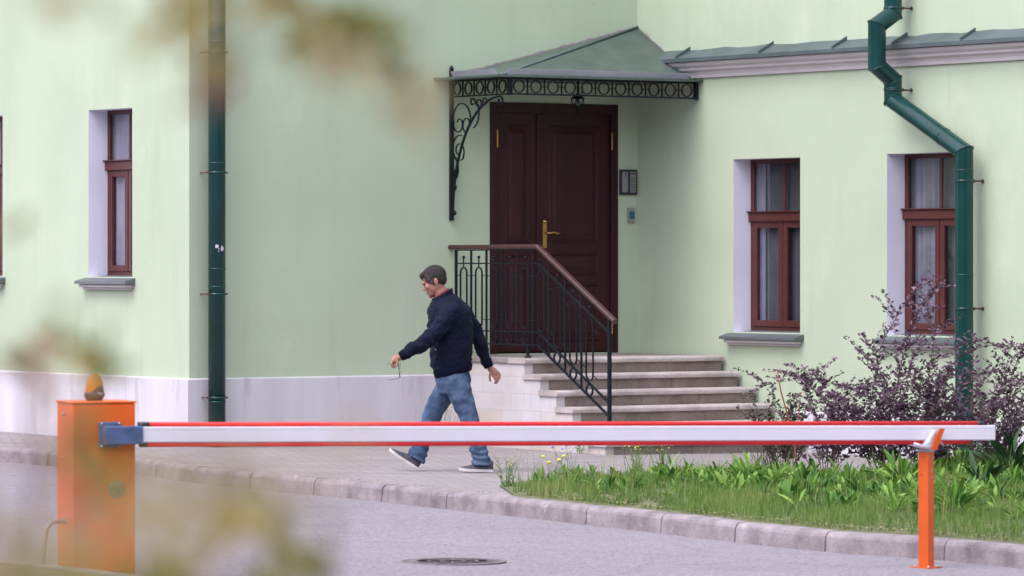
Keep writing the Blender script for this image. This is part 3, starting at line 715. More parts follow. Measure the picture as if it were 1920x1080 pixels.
# flat apron
mb.box((T0-ov-.06, .001, z1c), (TR-.001, U1+ov, z1c+.022))
mb.build('eave_apron', M['roofg'], cn)
zr = z1c+.024
mb = MB(cx)
def face(p, q, r, K=10):
    vs = []; 
    for i in range(K+1):
        for j in range(K+1-i):
            a, b = i/K, j/K; v = Vector(p)*(1-a-b)+Vector(q)*a+Vector(r)*b
            if 0 < i and 0 < j and i+j < K: v = v+Vector((0, 0, .012*noise.noise(v*3)))
            vs.append(v)
    idx = {}; c = 0
    for i in range(K+1):
        for j in range(K+1-i): idx[i, j] = c; c += 1
    fs = []
    for i in range(K):
        for j in range(K-i):
            fs.append((idx[i, j], idx[i+1, j], idx[i, j+1]))
            if i+j < K-1: fs.append((idx[i+1, j], idx[i+1, j+1], idx[i, j+1]))
    mb.add(vs, fs, False)
face((T0, .002, zr), (T0, U1-.03, zr), apex); face((T0, U1-.03, zr), (TR-.002, U1-.03, zr), apex)
mb.build('canopy_roof', M['roofg'], cn)
mb = MB(cx); mb.tube([(T0, U1-.03, zr+.004), (apex[0], apex[1]+.01, apex[2]+.008)], .011, 6); mb.build('hip_seam', M['flash'], cn)
mb = MB(cx)  # upstand gutter strips
def upst(a, b, h=.062, slant=.03):
    a = Vector(a); b = Vector(b); d_ = (b-a).normalized(); n_ = Vector((-d_.y, d_.x, 0)); n_ = n_ if (n_.y > .5 or n_.x < -.5) else -n_
    o_ = n_*slant; up = Vector((0, 0, h)); th = -n_*.006
    mb.add([a+o_*0, b+o_*0, b+o_+up, a+o_+up, a+th, b+th, b+o_+up+th, a+o_+up+th], [(0,1,2,3), (4,5,6,7), (0,1,5,4), (1,2,6,5), (2,3,7,6), (3,0,4,7)])
upst((T0+.02, .09, zr), (T0+.02, U1-.17, zr)); upst((T0+.03, U1-.0, zr), (TR-.12, U1-.0, zr))
mb.build('gutter_strip', M['gutter'], cn)
mb = MB(cx)  # ragged mortar line where roof meets the wall
def ragged(a, b, th=.02):
    K = 40; A_ = []; B_ = []; a = Vector(a); b = Vector(b)
    for i in range(K+1):
        p = a.lerp(b, i/K); h = th*(.5+abs(noise.noise(p*9))*1.6); A_.append(p); B_.append(p+Vector((0, 0, h)))
    mb.add(A_+B_, [(i, i+1, K+2+i, K+1+i) for i in range(K)])
ragged((T0+.15, .006, zr+.035), (TR, .006, apex[2])); ragged((TR-.004, .02, apex[2]-.01), (TR-.004, .9, zr+.05), .02)
mb.build('mortar_line', M['concrete'], cn)
# lattice band
zb, zt_ = 3.365, 3.515
def lattice(a, b, n):
    mb = MB(cx); a = Vector(a); b = Vector(b); d_ = (b-a).normalized(); nrm = Vector((-d_.y, d_.x, 0)); L_ = (b-a).length; p_ = L_/n
    for z in (zb, zt_): mb.strip([a+Vector((0, 0, z)), b+Vector((0, 0, z))], .022, .016, nrm)
    for i in range(n):
        c = a+d_*(p_*(i+.5)); r = .060; zc = (zb+zt_)/2
        mb.strip([c+d_*math.cos(t_)*r+Vector((0, 0, zc+math.sin(t_)*r)) for t_ in [k*2*math.pi/24 for k in range(25)]], .018, .008, nrm)
        for s_ in (-1, 1): mb.strip([c+d_*s_*(r)+Vector((0, 0, zc)), c+d_*s_*(p_/2)+Vector((0, 0, zc))], .014, .008, nrm)
        e = a+d_*(p_*(i+1)); mb.strip([e+Vector((0, 0, zb)), e+Vector((0, 0, zt_))], .016, .010, nrm)
    return mb.build('lattice_band', M['iron'], cn)
lattice((2.95, .02, 0), (2.95, U1-.02, 0), 5); lattice((2.96, U1, 0), (TR-.04, U1, 0), 11)
for a_, b_ in ((2.935, 2.975), (TR-.045, TR-.012)):
    mb = MB(cx); mb.box((a_, U1-.02, zb-.012), (b_, U1+.02, zt_+.005)); mb.build('corner_post', M['iron'], cn)
# bracket against the wall
mb = MB(cx); mb.box((2.93, .004, 2.15), (2.965, .04, 3.62)); mb.lathe([(.016, 0), (.024, .02), (.014, .04), (0, .06)], (2.947, .022, 3.62), 10)
mb.ell((2.947, .075, 2.225), (.016, .03, .024)); mb.build('wall_post', M['iron'], cn)
mb = MB(cx)
arc = []
for k in range(25):
    q = k/24*math.pi/2; arc.append((2.947, .045+.84*(1-math.cos(q))**1.0, 2.22+1.125*math.sin(q)))
mb.strip(arc, .022, .016, (1, 0, 0))
e = Vector(arc[-1]); mb.strip([e+Vector((0, .045*math.sin(a_)*(1-a_/14), -.045+.045*math.cos(a_)*(1-a_/14))) for a_ in [i*.35 for i in range(17)]], .02, .010, (1, 0, 0))
mb.build('arched_brace', M['iron'], cn)
def spiral(c, r0, r1, a0, a1, n=30):
    return [(2.947, c[0]+(r0+(r1-r0)*k/n)*math.cos(a0+(a1-a0)*k/n), c[1]+(r0+(r1-r0)*k/n)*math.sin(a0+(a1-a0)*k/n)) for k in range(n+1)]
for pth in (spiral((.20, 3.14), .165, .145, -.3, 3.4)+spiral((.155, 3.10), .10, .03, 3.3, 9.0, 20),
            spiral((.30, 3.09), .085, .028, 4.4, -1.5, 26), spiral((.17, 2.86), .125, .12, 1.2, 5.3)+spiral((.155, 2.83), .10, .03, 5.5, 11, 20),
            spiral((.36, 3.19), .15, .15, 1.6, -1.2, 20), spiral((.52, 3.28), .055, .02, 3.4, -3.0, 22), spiral((.40, 3.30), .05, .018, -.4, 5.6, 20), spiral((.62, 3.30), .045, .02, 3.3, -2, 20),
            spiral((.02, 2.62), .16, .10, 1.25, -.7, 18), spiral((.10, 2.60), .055, .018, 1.0, 6.5, 18), spiral((.08, 2.47), .03, .012, 1.8, -3.6, 14)):
    mb = MB(cx); mb.strip(pth, .014, .009, (1, 0, 0)); mb.build('scroll', M['iron'], cn)
# hanging lantern under the canopy
la, lx = bthing('hanging_lantern', 'small black iron lantern hanging under the canopy above the door', 'lantern', 4.12, .50, 3.28)
mb = MB(lx); c = (4.12, .50)
mb.tube([(*c, 3.40), (*c, 3.52)], .008, 8).lathe([(0, .11), (.02, .105), (.075, .06), (.085, .055), (.0, .055)], (*c, 3.30), 6); mb.build('lantern_cap', M['iron'], la)
mb = MB(lx)
for k in range(6):
    a_ = k*math.pi/3; mb.tube([(c[0]+.07*math.cos(a_), c[1]+.07*math.sin(a_), 3.356), (c[0]+.055*math.cos(a_), c[1]+.055*math.sin(a_), 3.30), (c[0]+.012*math.cos(a_), c[1]+.012*math.sin(a_), 3.235), (*c, 3.225)], .005, 6)
mb.lathe([(0, 0), (.014, .006), (.010, .02), (0, .03)], (*c, 3.205), 8).build('lantern_cage', M['iron'], la)
mb = MB(lx); mb.ell((*c, 3.315), (.028, .028, .035)); mb.build('bulb', M['glasslens'], la)
for s_ in (-1, 1):
    mb = MB(lx); mb.tube([(c[0]+s_*(.05+.05*k/10*math.cos(k*.5)), c[1], 3.42-.012*k+.03*math.sin(k*.5)) for k in range(11)], .006, 6); mb.build('lantern_arm', M['iron'], la)

# ------------------------------------------------------------ intercom boxes beside the door
tc_, ix = bthing('intercom_panel', 'black framed intercom with two grey name panels on the wall right of the door', 'intercom', 5.07, 0, 2.50)
mb = MB(ix); mb.bbox((4.972, .001, 2.42), (5.178, .030, 2.675), .005); mb.build('panel_frame', M['black'], tc_)
for a, b in ((4.99, 5.062), (5.088, 5.160)):
    mb = MB(ix); mb.bbox((a, .0302, 2.445), (b, .034, 2.652), .002); lp = mb.build('name_panel', M['label'], tc_)
    mb = MB(ix)
    if a > 5.05:
        for r_ in range(7):
            for c_ in range(3): mb.box((a+.010+c_*.020, .0342, 2.46+r_*.021), (a+.022+c_*.020, .0348, 2.470+r_*.021))
        mb.box((a+.006, .0342, 2.625), (b-.006, .0355, 2.637))
    else:
        mb.box((a+.044, .0342, 2.608), (b-.008, .0355, 2.615)); mb.build('lettering', M['black'], lp); mb = MB(ix); mb.box((a+.034, .0342, 2.625), (b-.02, .0355, 2.643)); mb.build('lettering', M['black'], lp); continue
    mb.build('buttons', M['black'], lp)
kp, kx = bthing('door_button', 'small silver door entry plate with square blue button below the intercom', 'doorbell', 5.12, 0, 2.2)
mb = MB(kx); mb.bbox((5.070, .001, 2.135), (5.158, .022, 2.288), .006); mb.build('button_plate', M['bolt'], kp)
mb = MB(kx); mb.bbox((5.088, .0222, 2.178), (5.145, .028, 2.252), .005); mb.build('button', M['bluebtn'], kp)
for t_, z_ in ((5.078, 2.145), (5.15, 2.145), (5.078, 2.279), (5.15, 2.279)):
    mb = MB(kx); mb.ell((t_, .0225, z_), (.004, .002, .004), 8, 6); mb.build('screw', M['zip'], kp)

# ------------------------------------------------------------ stone steps
st, sx = bthing('entrance_steps', 'worn limestone steps with landing and block side wall below the door', 'steps', 2.83, 0, 0)
LZ = .825; RS = .15; TD = .27; UL = 1.5; T0S = 2.83; TE = TR-.033
def zk(k): return LZ-RS*k
mb = MB(sx)
zbot = -.25
mb.bbox((T0S, .002, zbot), (TE, UL-.03, LZ-.052), .004)
for k in range(1, 6): mb.bbox((T0S, UL-.0295+TD*(k-1), zbot), (TR-.034, UL-.03+TD*k, zk(k)-.052), .004)
# side faces want the block pattern, risers a darker stone: body is the side wall
mb.build('side_wall', M['ashlar'], st)
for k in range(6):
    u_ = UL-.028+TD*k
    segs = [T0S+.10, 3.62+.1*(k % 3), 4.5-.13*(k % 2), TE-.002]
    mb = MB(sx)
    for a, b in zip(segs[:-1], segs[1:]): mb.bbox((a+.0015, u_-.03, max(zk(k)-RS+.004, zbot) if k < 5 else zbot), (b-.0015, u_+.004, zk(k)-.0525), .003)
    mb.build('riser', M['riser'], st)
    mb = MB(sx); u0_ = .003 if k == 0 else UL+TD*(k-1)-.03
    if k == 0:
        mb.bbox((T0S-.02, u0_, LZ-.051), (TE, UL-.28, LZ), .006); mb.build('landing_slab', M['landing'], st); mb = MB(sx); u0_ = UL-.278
    segs = [T0S-.02, 3.5+.13*(k % 3), 4.4-.11*(k % 2), TE-.001]
    for a, b in zip(segs[:-1], segs[1:]):
        bm = bmesh.new(); K = 10
        ua, ub = u0_+.001, UL+TD*k+.012; za, z_ = zk(k)-.0515, zk(k)
        rings = []
        for i in range(K+1):
            t_ = a+.001+(b-a-.002)*i/K; wv = .004*noise.noise(Vector((t_*3, k*7., 0))); w2 = .005*noise.noise(Vector((t_*4, k*3., 9)))
            rings.append([(t_, ua, za), (t_, ub+wv-.004, za), (t_, ub+wv, za+.012), (t_, ub+wv, z_-.020+w2), (t_, ub-.007+wv, z_-.007+w2), (t_, ub-.022, z_+w2), (t_, ua, z_)])
        mb.loft(rings); bm.free()
    for i in range(len(mb.sm)): mb.sm[i] = False
    mb.build('tread', M['tread'], st)

# ------------------------------------------------------------ iron railing
rg, rx = bthing('stair_railing', 'black wrought iron railing with brown handrail down the entrance steps', 'railing', 2.95, .15, LZ)
tr = 2.95; UK = 1.53; SL = .545
def base(u): return LZ if u <= UK else LZ-(u-UK)*SL
UE = 2.72; U0 = .10
hr = [(tr, .0, base(0)+1.065), (tr, UK, base(UK)+1.065), (tr, UE+.10, base(UE+.10)+1.065)]
mb = MB(rx); rings = []
for i, p in enumerate(hr):
    c = [(-.030, -.014), (-.024, -.022), (.024, -.022), (.030, -.014), (.030, .008), (.018, .022), (-.018, .022), (-.030, .008)]
    rings.append([(p[0]+a, p[1], p[2]+b) for a, b in c])
mb.loft(rings); [mb.sm.__setitem__(i, False) for i in range(len(mb.sm))]; mb.build('handrail', M['rail'], rg)
def rail(h, w_, ua=U0, ub=UE):
    mb = MB(rx)
    for a, b in ((ua, UK), (UK, ub)):
        mb.strip([(tr, a, base(a)+h), (tr, b, base(b)+h)], w_, .013 if w_ > .02 else .009, (1, 0, 0))
    mb.build('rail_bar', M['iron'], rg)
rail(1.035, .03); rail(.905, .026); rail(.25, .026); rail(.125, .026)
mb = MB(rx); k = 0
us = [U0+.27*i for i in range(10)]; us = [u for u in us if u <= UE+.01]
bars = us[:]; loops = [u+.135 for u in us[:-1]]
UE2 = UE
for i, u in enumerate(bars):
    w_ = .011 if i not in (0, len(bars)-1) else .016
    mb = MB(rx); zlo = base(u)+.125; 
    if i == len(bars)-1: continue
    if i == 0: zlo = LZ
    mb.box((tr-w_/2-.003, u-w_/2-.003, zlo), (tr+w_/2+.003, u+w_/2+.003, base(u)+1.04)); mb.build('upright', M['iron'], rg)
mb = MB(rx); mb.box((tr-.015, UE-.015, .07), (tr+.015, UE+.015, base(UE)+1.045)); mb.build('newel_post', M['iron'], rg)
mb = MB(rx); fu = 1.36; mb.box((tr-.012, fu-.012, LZ+.004), (tr+.012, fu+.012, LZ+.12)).lathe([(.038, 0), (.036, .008), (.022, .022), (.015, .03)], (tr, fu, LZ), 14); mb.build('foot', M['iron'], rg)
for u in loops:
    if u > UE-.05: continue
    w_, r_ = .009, .056; zl, zh = base(u)+.28, base(u)+.865
    sk = -SL if u > UK else 0
    pts_ = []
    for q in range(13): a_ = math.pi*q/12; pts_.append((tr, u+r_*math.cos(a_), zh-r_*1.0+r_*math.sin(a_)+sk*r_*math.cos(a_)*.3))
    for q in range(13): a_ = math.pi+math.pi*q/12; pts_.append((tr, u+r_*math.cos(a_), zl+r_+r_*math.sin(a_)+sk*r_*math.cos(a_)*.3))
    pts_.append(pts_[0]); mb = MB(rx); mb.strip(pts_, .016, .009, (1, 0, 0)); mb.build('loop', M['iron'], rg)
    mb = MB(rx); r2 = .052; zc = base(u)+.187; mb.strip([(tr, u+r2*math.cos(q*math.pi/12), zc+r2*math.sin(q*math.pi/12)) for q in range(25)], .018, .010, (1, 0, 0)); mb.build('ring', M['iron'], rg)
    mb = MB(rx); mb.box((tr-.005, u-.005, base(u)+.86), (tr+.005, u+.005, base(u)+.955)).ell((tr, u, base(u)+.965), (.015, .015, .017), 12, 8); mb.build('finial', M['iron'], rg)
    for hh in (.785, .36):
        for s_ in (-1, 1):
            a_, b_ = u+s_*r_, u+s_*.135; mb = MB(rx); mb.strip([(tr, a_, base(a_)+hh), (tr, b_, base(b_)+hh)], .007, .007, (1, 0, 0)); mb.build('connector', M['iron'], rg)

# ------------------------------------------------------------ downpipes
def circ_arm(mb, a, b, r=.006): mb.tube([a, b], r, 8)
p1, px_ = bthing('downpipe', 'straight dark green downpipe beside the building corner', 'downpipe', .30, .14, 0)
tp, up, pr = .222, .14, .082
sl = lambda z: 0
mb = MB(px_); zs = [z/2 for z in range(0, 15)]
mb.tube([(tp, up, -.02), (tp, up, 7.4)], pr, 28); mb.build('pipe', M['pipe'], p1)
for z, hc in ((4.17, 1), (3.77, 0), (2.62, 0), (1.45, 1), (.36, 0), (1.62, 0)):
    mb = MB(px_); mb.lathe([(pr+.0005, -.008), (pr+.004, -.004), (pr+.004, .004), (pr+.0005, .008)], (tp, up, z+.06), 28); mb.build('pipe_seam', M['pipe'], p1)
for z in (3.73, 2.59, 1.44, .46):
    mb = MB(px_); mb.lathe([(pr+.001, -.010), (pr+.005, -.009), (pr+.005, .009), (pr+.001, .010)], (tp, up, z), 28); mb.build('clamp_band', M['pipe'], p1); mb = MB(px_)
    for s_ in (-1, 1): mb.box((tp+s_*(pr+.001)-.0, up-.012, z-.010), (tp+s_*(pr+.030), up+.012, z+.010)).tube([(tp+s_*(pr+.018), up+.02, z), (tp+s_*(pr+.018), .0, z)], .006, 8)
    mb.build('pipe_clamp', M['rust'], p1)
mb = MB(px_)  # torn scraps of a white sticker on the pipe
for a_, z, w_, h_ in ((4.02, 1.875, .030, .034), (4.35, 1.862, .012, .012), (4.32, 1.838, .010, .012), (4.66, 1.848, .034, .040), (4.72, 1.886, .016, .012)):
    for k in range(3):
        q0, q1 = a_+k*w_/.085/3, a_+(k+1)*w_/.085/3; r_ = pr+.0012
        f_ = lambda a, zz: (tp+r_*math.cos(a), up-r_*math.sin(a), zz)
        mb.quad(f_(q0, z+.006*k), f_(q1, z), f_(q1, z+h_), f_(q0, z+h_-.004*k))
mb.build('sticker_scrap', M['whitepl'], p1)
p2, py_ = bthing('downpipe', 'dark green downpipe with jogs and a long diagonal on the right wing', 'downpipe', 5.0, 5.41, 0)
t2 = TR-.20
def mitre(path, r=.083, n=28):
    """round sheet-metal pipe with sharp mitred elbows"""
    P_ = [Vector(p) for p in path]; mb = MB(py_); rings = []
    for i, p in enumerate(P_):
        a = (p-P_[i-1]).normalized() if i else (P_[1]-p).normalized(); b = (P_[i+1]-p).normalized() if i < len(P_)-1 else a
        nrm = (a+b).normalized(); ax = a; u_ = ax.orthogonal().normalized()
        # project circle of segment a along a onto the mitre plane
        ref = Vector((1, 0, 0)); u_ = (ref-ax*ref.dot(ax)).normalized(); v_ = ax.cross(u_)
        if v_.y < 0: v_ = -v_
        rings.append([(lambda c: c-ax*((c-p).dot(nrm)/ax.dot(nrm)))(p+(u_*math.cos(2*math.pi*j/n)+v_*math.sin(2*math.pi*j/n))*r) for j in range(n)])
    return mb, rings
path = [(t2, 4.377, 7.4), (t2, 4.377, 4.045), (t2-.19, 4.377, 3.93), (t2-.19, 4.377, 3.56), (t2, 4.377, 3.43), (t2, 4.377, 3.245), (t2, 5.41, 2.745), (t2, 5.41, -.05)]
mb, rings = mitre(path)
vs = [p for r in rings for p in r]; n = 28
fs = [(i*n+j, i*n+(j+1) % n, (i+1)*n+(j+1) % n, (i+1)*n+j) for i in range(len(rings)-1) for j in range(n)]
# split vertices per segment to keep the elbow creases crisp
mb = MB(py_)
for i in range(len(rings)-1): mb.add(rings[i]+rings[i+1], [(j, (j+1) % n, n+(j+1) % n, n+j) for j in range(n)], True)
me = bpy.data.meshes.new('pipe'); me.from_pydata(mb.v, [], mb.f); me.polygons.foreach_set('use_smooth', [True]*len(me.polygons))
link('pipe', me, M['pipe'], p2)
for i in range(1, len(rings)-1):
    mb = MB(py_); mb.tube([Vector(path[i])+(Vector(p)-Vector(path[i]))*1.02 for p in rings[i]], .005, 6, closed=True); mb.build('elbow_seam', M['pipe'], p2)
for (a, b, f_) in ((path[5], path[6], .72), (path[6], path[7], .06), (path[6], path[7], .40), (path[4], path[5], .4)):
    c = Vector(a).lerp(Vector(b), f_); d_ = (Vector(b)-Vector(a)).normalized()
    mb = MB(py_); mb.lathe([(.0835, -.007), (.087, -.003), (.087, .003), (.0835, .007)], c, 28, axis=d_); mb.build('pipe_seam', M['pipe'], p2)
for u_, z in ((4.377, 4.10), (4.377, 3.34), (5.41, 2.48), (5.41, 1.32), (5.41, .35)):
    mb = MB(py_); mb.lathe([(.084, -.010), (.088, -.009), (.088, .009), (.084, .010)], (t2, u_, z), 28); mb.build('pipe_clamp', M['pipe'], p2)
    mb = MB(py_); q = u_+.03; mb.tube([(t2+.082, q, z), (TR+.01, q, z)], .008, 8).lathe([(.018, 0), (.018, .008), (.010, .012)], (TR-.012, q, z), 10, axis=(1, 0, 0)).ell((t2+.09, q, z), (.02, .016, .016)); mb.build('clamp_rod', M['rust'], p2)

# ============================================================ BARRIER
BA = math.atan2(.368, .93); BO = Vector((-2.251, 27.1, rl(-2.251)))
br = thing('parking_barrier', 'orange barrier cabinet carrying a lowered white boom with red edges', 'barrier', BO, BA)
CW, CD, CH = .386, .348, 1.052
mb = MB(); mb.bbox((-CW, .002, -.02), (0, CD, CH), .006); cab = mb.build('cabinet', M['orange'], br)
mb = MB(); mb.bbox((-CW+.004, -.004, .05), (-.004, .0015, CH-.012), .002); mb.build('front_panel', M['orange'], cab)
mb = MB(); mb.bbox((-CW-.008, -.006, CH+.0005), (.006, CD+.006, CH+.012), .004); mb.build('lid', M['orange'], cab)
for z in (CH-.065, CH-.33):
    mb = MB(); mb.ell((-CW-.003, .20, z), (.005, .011, .011), 12, 8); mb.build('bolt', M['bolt'], cab)
mb = MB(); mb.lathe([(.052, 0), (.052, .004), (.048, .006), (.0, .006)], (-.118, -.004, .54), 28, axis=(0, -1, 0)); lk = mb.build('lock_disc', mat('dull_lock', (.24, .20, .18), .55, .3, 30, metal=.3), cab)
mb = MB(); mb.box((-.142, -.0125, .545), (-.118, -.0102, .549)).lathe([(.008, 0), (.008, .003)], (-.108, -.010, .528), 10, axis=(0, -1, 0)); mb.build('keyhole', M['black'], lk)
# beacon
bc = Vector((-.205, .17, CH+.012))
mb = MB(); mb.lathe([(.046, 0), (.060, .022), (.064, .036), (.062, .046), (.052, .05)], bc, 28, sy=.85); 
K = 24; A_ = []; B_ = []
for i in range(K+1):
    a_ = math.pi+math.pi*i/K; h_ = .05+.038*math.exp(-((i/K-.62)/.2)**2); x, y = math.cos(a_)*.0615, math.sin(a_)*.052
    A_.append(bc+Vector((x, y, .044))); B_.append(bc+Vector((x*.97, y*.97, h_)))
mb.add(A_+B_, [(i, i+1, K+2+i, K+1+i) for i in range(K)], True); bb = mb.build('beacon', M['beaconbase'], br)
mb = MB(); pr_ = []
for i in range(41):
    f_ = i/40; r_ = .0575*math.sqrt(max(0, 1-(f_)**2.3))*(1 if f_ < .02 else 1)+(.0009 if i % 2 else -.0004); pr_.append((max(0, r_) if i < 40 else 0, .048+f_*.115))
mb.lathe(pr_, bc, 32, sy=.85); mb.build('beacon_lens', M['amber'], bb)
def text_mesh(body, size, name, m, parent, loc, rot, ext=.0006):
    cu = bpy.data.curves.new('t', 'FONT'); cu.body = body; cu.size = size; cu.extrude = ext; cu.align_x = 'CENTER'; cu.align_y = 'CENTER'; cu.offset = size*.02
    to = bpy.data.objects.new('t', cu); sc.collection.objects.link(to); dg = bpy.context.evaluated_depsgraph_get(); dg.update()
    me = bpy.data.meshes.new_from_object(to.evaluated_get(dg)); bpy.data.objects.remove(to)
    o = link(name, me, m, parent); o.location = loc; o.rotation_euler = rot; return o
text_mesh('Nice', .020, 'lettering', M['whitepl'], bb, bc+Vector((.022, -.0525, .043)), (R(84), 0, R(22)))
# arm bracket
mb = MB()
zb0 = .866
mb.bbox((-.232, -.035, zb0-.075), (-.10, -.005, zb0+.075), .004); bk = mb.build('arm_bracket', M['steel'], br)
mb = MB(); mb.bbox((-.222, -.105, zb0-.056), (.018, -.0355, zb0+.052), .006); mb.build('arm_sleeve', M['steel'], bk)
mb = MB(); 
for x in (-.218, -.112):
    for z in (zb0-.066, zb0+.066): mb.ell((x, -.036, z), (.008, .006, .008), 8, 6)
mb.build('bracket_bolt', M['bolt'], bk)
# boom, built along x then tilted down slightly
BLn = 5.70; dr = math.atan2(-.068, 5.7)
bt = Matrix.Translation((0, 0, zb0)) @ Matrix.Rotation(-dr, 4, 'Y')
bfx = lambda p: tuple(bt @ Vector(p))
def extr(prof, xa, xb, m, name, par, sm=False):
    mb = MB(bfx); mb.loft([[(x, a, b) for a, b in prof] for x in (xa, xb)]); [mb.sm.__setitem__(i, sm) for i in range(len(mb.sm))]; return mb.build(name, m, par)
yc = -.070; hw = .024; hh = .0475
prof = [(yc-hw, -hh+.006), (yc-hw, hh-.024), (yc-hw+.002, hh-.023), (yc-hw+.002, hh-.020), (yc-hw, hh-.019), (yc-hw, hh-.004), (yc-hw+.004, hh), (yc+hw-.004, hh), (yc+hw, hh-.004), (yc+hw, -hh+.006), (yc+hw-.006, -hh), (yc-hw+.006, -hh)]
bo = extr(prof, .019, 5.716, M['white'], 'boom', br)
for s_, e_, x0_ in ((1, 5.60, .06), (-1, 5.55, .05)):
    r_ = .0155; cz = s_*(hh+r_*.72)
    pf = [(yc+.019*math.cos(q*math.pi/8), cz+r_*math.sin(q*math.pi/8)) for q in range(16)]
    if s_ == -1: extr(pf, x0_, e_, M['red'], 'red_trim', bo, True)
    else: extr(pf, x0_, e_, M['red'], 'red_trim', bo, True)
    pf2 = [(yc+.0205*math.cos(q*math.pi/8), cz+r_*1.1*math.sin(q*math.pi/8)) for q in range(16)]
    extr(pf2, -.005 if s_ == 1 else .005, x0_+.001, M['black'], 'trim_cap', bo, True); extr(pf2, e_-.001, e_+.05 if s_ == 1 else e_+.004, M['black'], 'trim_cap', bo, True)
extr([(a*.0+yc+(a-yc)*1.02, b*1.02) for a, b in prof], 5.7162, 5.722, M['white'], 'end_cap', bo)
# conduit at the left of the cabinet
mb = MB(); mb.tube([(-CW-.0, .17, .345), (-CW-.07, .16, .345), (-CW-.10, .15, .335), (-CW-.125, .14, .30), (-CW-.14, .13, .22), (-CW-.16, .12, .04), (-CW-.163, .12, -.02)], .0135, 12); mb.build('cable_conduit', M['greypl'], br)
mb = MB(); mb.lathe([(.022, 0), (.022, .008)], (-CW-.009, .17, .345), 12, axis=(1, 0, 0)); mb.build('conduit_gland', M['greypl'], br)

# rest post
pxx = 5.239
pw = BO+Vector((math.cos(BA)*pxx+math.sin(BA)*.07, math.sin(BA)*pxx-math.cos(BA)*.07, 0)); pz = rl(pw.x); 
ps = thing('rest_post', 'slim square orange post with white cradle holding up the boom end', 'post', (pw.x, pw.y, pz), R(-36))
hp = .74
mb = MB(); mb.bbox((-.037, -.037, 0), (.037, .037, hp), .003); po = mb.build('post', M['orange2'], ps)
mb = MB(); mb.add([(-.085, -.06, .001), (.06, -.085, .001), (.09, .055, .001), (-.06, .08, .001), (-.085, -.06, .007), (.06, -.085, .007), (.09, .055, .007), (-.06, .08, .007)], [(0,1,2,3), (4,5,6,7), (0,1,5,4), (1,2,6,5), (2,3,7,6), (3,0,4,7)]); mb.build('base_plate', M['orange2'], ps)
mb = MB(); [mb.ell((x, y, .010), (.009, .009, .008), 8, 6) for x, y in ((-.055, -.045), (.05, -.055), (.06, .04), (-.045, .055))]; mb.build('anchor_bolt', M['bolt'], ps)
mb = MB(); mb.ell((.0375, .008, hp-.12), (.003, .007, .007), 8, 6).ell((.0375, .008, hp-.165), (.003, .007, .007), 8, 6); mb.build('bolt', M['bolt'], po)
mb = MB(); mb.ell((-.012, -.0372, hp-.145), (.006, .002, .006), 8, 6).ell((-.016, -.0372, hp-.09), (.003, .002, .003), 8, 6); mb.build('screw_hole', M['black'], po)
mb = MB(); mb.bbox((-.039, -.039, hp+.0005), (.039, .039, hp+.016), .003); mb.build('post_cap', M['bolt'], ps)
zz = hp+.017
qr = Matrix.Rotation(BA+R(36), 4, 'Z'); cfx = lambda p: tuple(qr @ Vector(p))   # cradle aligned with the boom
# V fork: lower tongue under the boom pointing towards the camera-left, and an upright tongue in front
mb = MB(cfx); n_ = 12
def tongue(pts_, wid, th):
    A_ = []
    for (x, y, z), w_ in zip(pts_, wid): A_.append([(x-w_, y-th, z), (x+w_, y-th, z), (x+w_, y+th, z+.004), (x-w_, y+th, z+.004)])
    mb.loft(A_)
mb.loft([[(x+a*s1, -.052+b, z+c) for a, b, c in ((-.02, -.02, 0), (.02, -.02, 0), (.02, .03, .0), (-.02, .03, 0))] for x, z, s1 in ((.0, zz, 1.2), (-.02, zz+.025, 1.5), (-.004, zz+.055, 1.1), (.018, zz+.10, .8), (.03, zz+.125, .6))])
mb.loft([[(x, y_, z+c) for y_, c in ((-.06, -.010), (-.02, -.012), (.03, -.01), (.03, .008), (-.02, .012), (-.06, .010))] for x, z in ((-.10, zz+.036), (-.06, zz+.022), (-.02, zz+.012), (.01, zz+.006))])
mb.build('cradle', M['whitepl'], ps)
mb = MB(cfx)
mb.add([(-.004, -.084, zz), (.036, -.084, zz), (.056, -.086, zz+.05), (.090, -.086, zz+.135), (.055, -.086, zz+.135), (.022, -.086, zz+.07), (-.004, -.068, zz), (.036, -.068, zz), (.056, -.072, zz+.05), (.090, -.072, zz+.135), (.055, -.072, zz+.135), (.022, -.072, zz+.07)],
       [(0,1,2,3,4,5), (6,7,8,9,10,11), (0,1,7,6), (1,2,8,7), (2,3,9,8), (3,4,10,9), (4,5,11,10), (5,0,6,11)])
mb.build('cradle_tab', M['orange2'], ps)
mb = MB(cfx); mb.tube([(.05, -.06, zz+.06), (.075, -.065, zz+.045), (.092, -.07, zz+.02)], .004, 6); mb.build('cradle_lug', M['whitepl'], ps)

# ============================================================ manhole cover
mp_ = pix(849, 1053.5, rl)
mh = thing('manhole_cover', 'round dark cast iron manhole cover set in the asphalt', 'manhole', mp_)
mb = MB(); mb.lathe([(.30, .002), (.302, .006), (.33, .006), (.345, .002)], (0, 0, 0), 48); mb.build('rim', M['castiron'], mh)
mb = MB(); mb.lathe([(0, .006), (.292, .006), (.296, .002)], (0, 0, 0), 48)
for r_ in (.08, .16, .24):
    mb.lathe([(r_-.008, .0062), (r_-.007, .009), (r_+.007, .009), (r_+.008, .0062)], (0, 0, 0), 40)
for k in range(12): a_ = k*math.pi/6; c_, s_ = math.cos(a_), math.sin(a_); mb.add([(c_*.09-s_*.006, s_*.09+c_*.006, .0088), (c_*.09+s_*.006, s_*.09-c_*.006, .0088), (c_*.28+s_*.006, s_*.28-c_*.006, .0088), (c_*.28-s_*.006, s_*.28+c_*.006, .0088)], [(0,1,2,3)])
mb.build('cover', M['castiron'], mh)

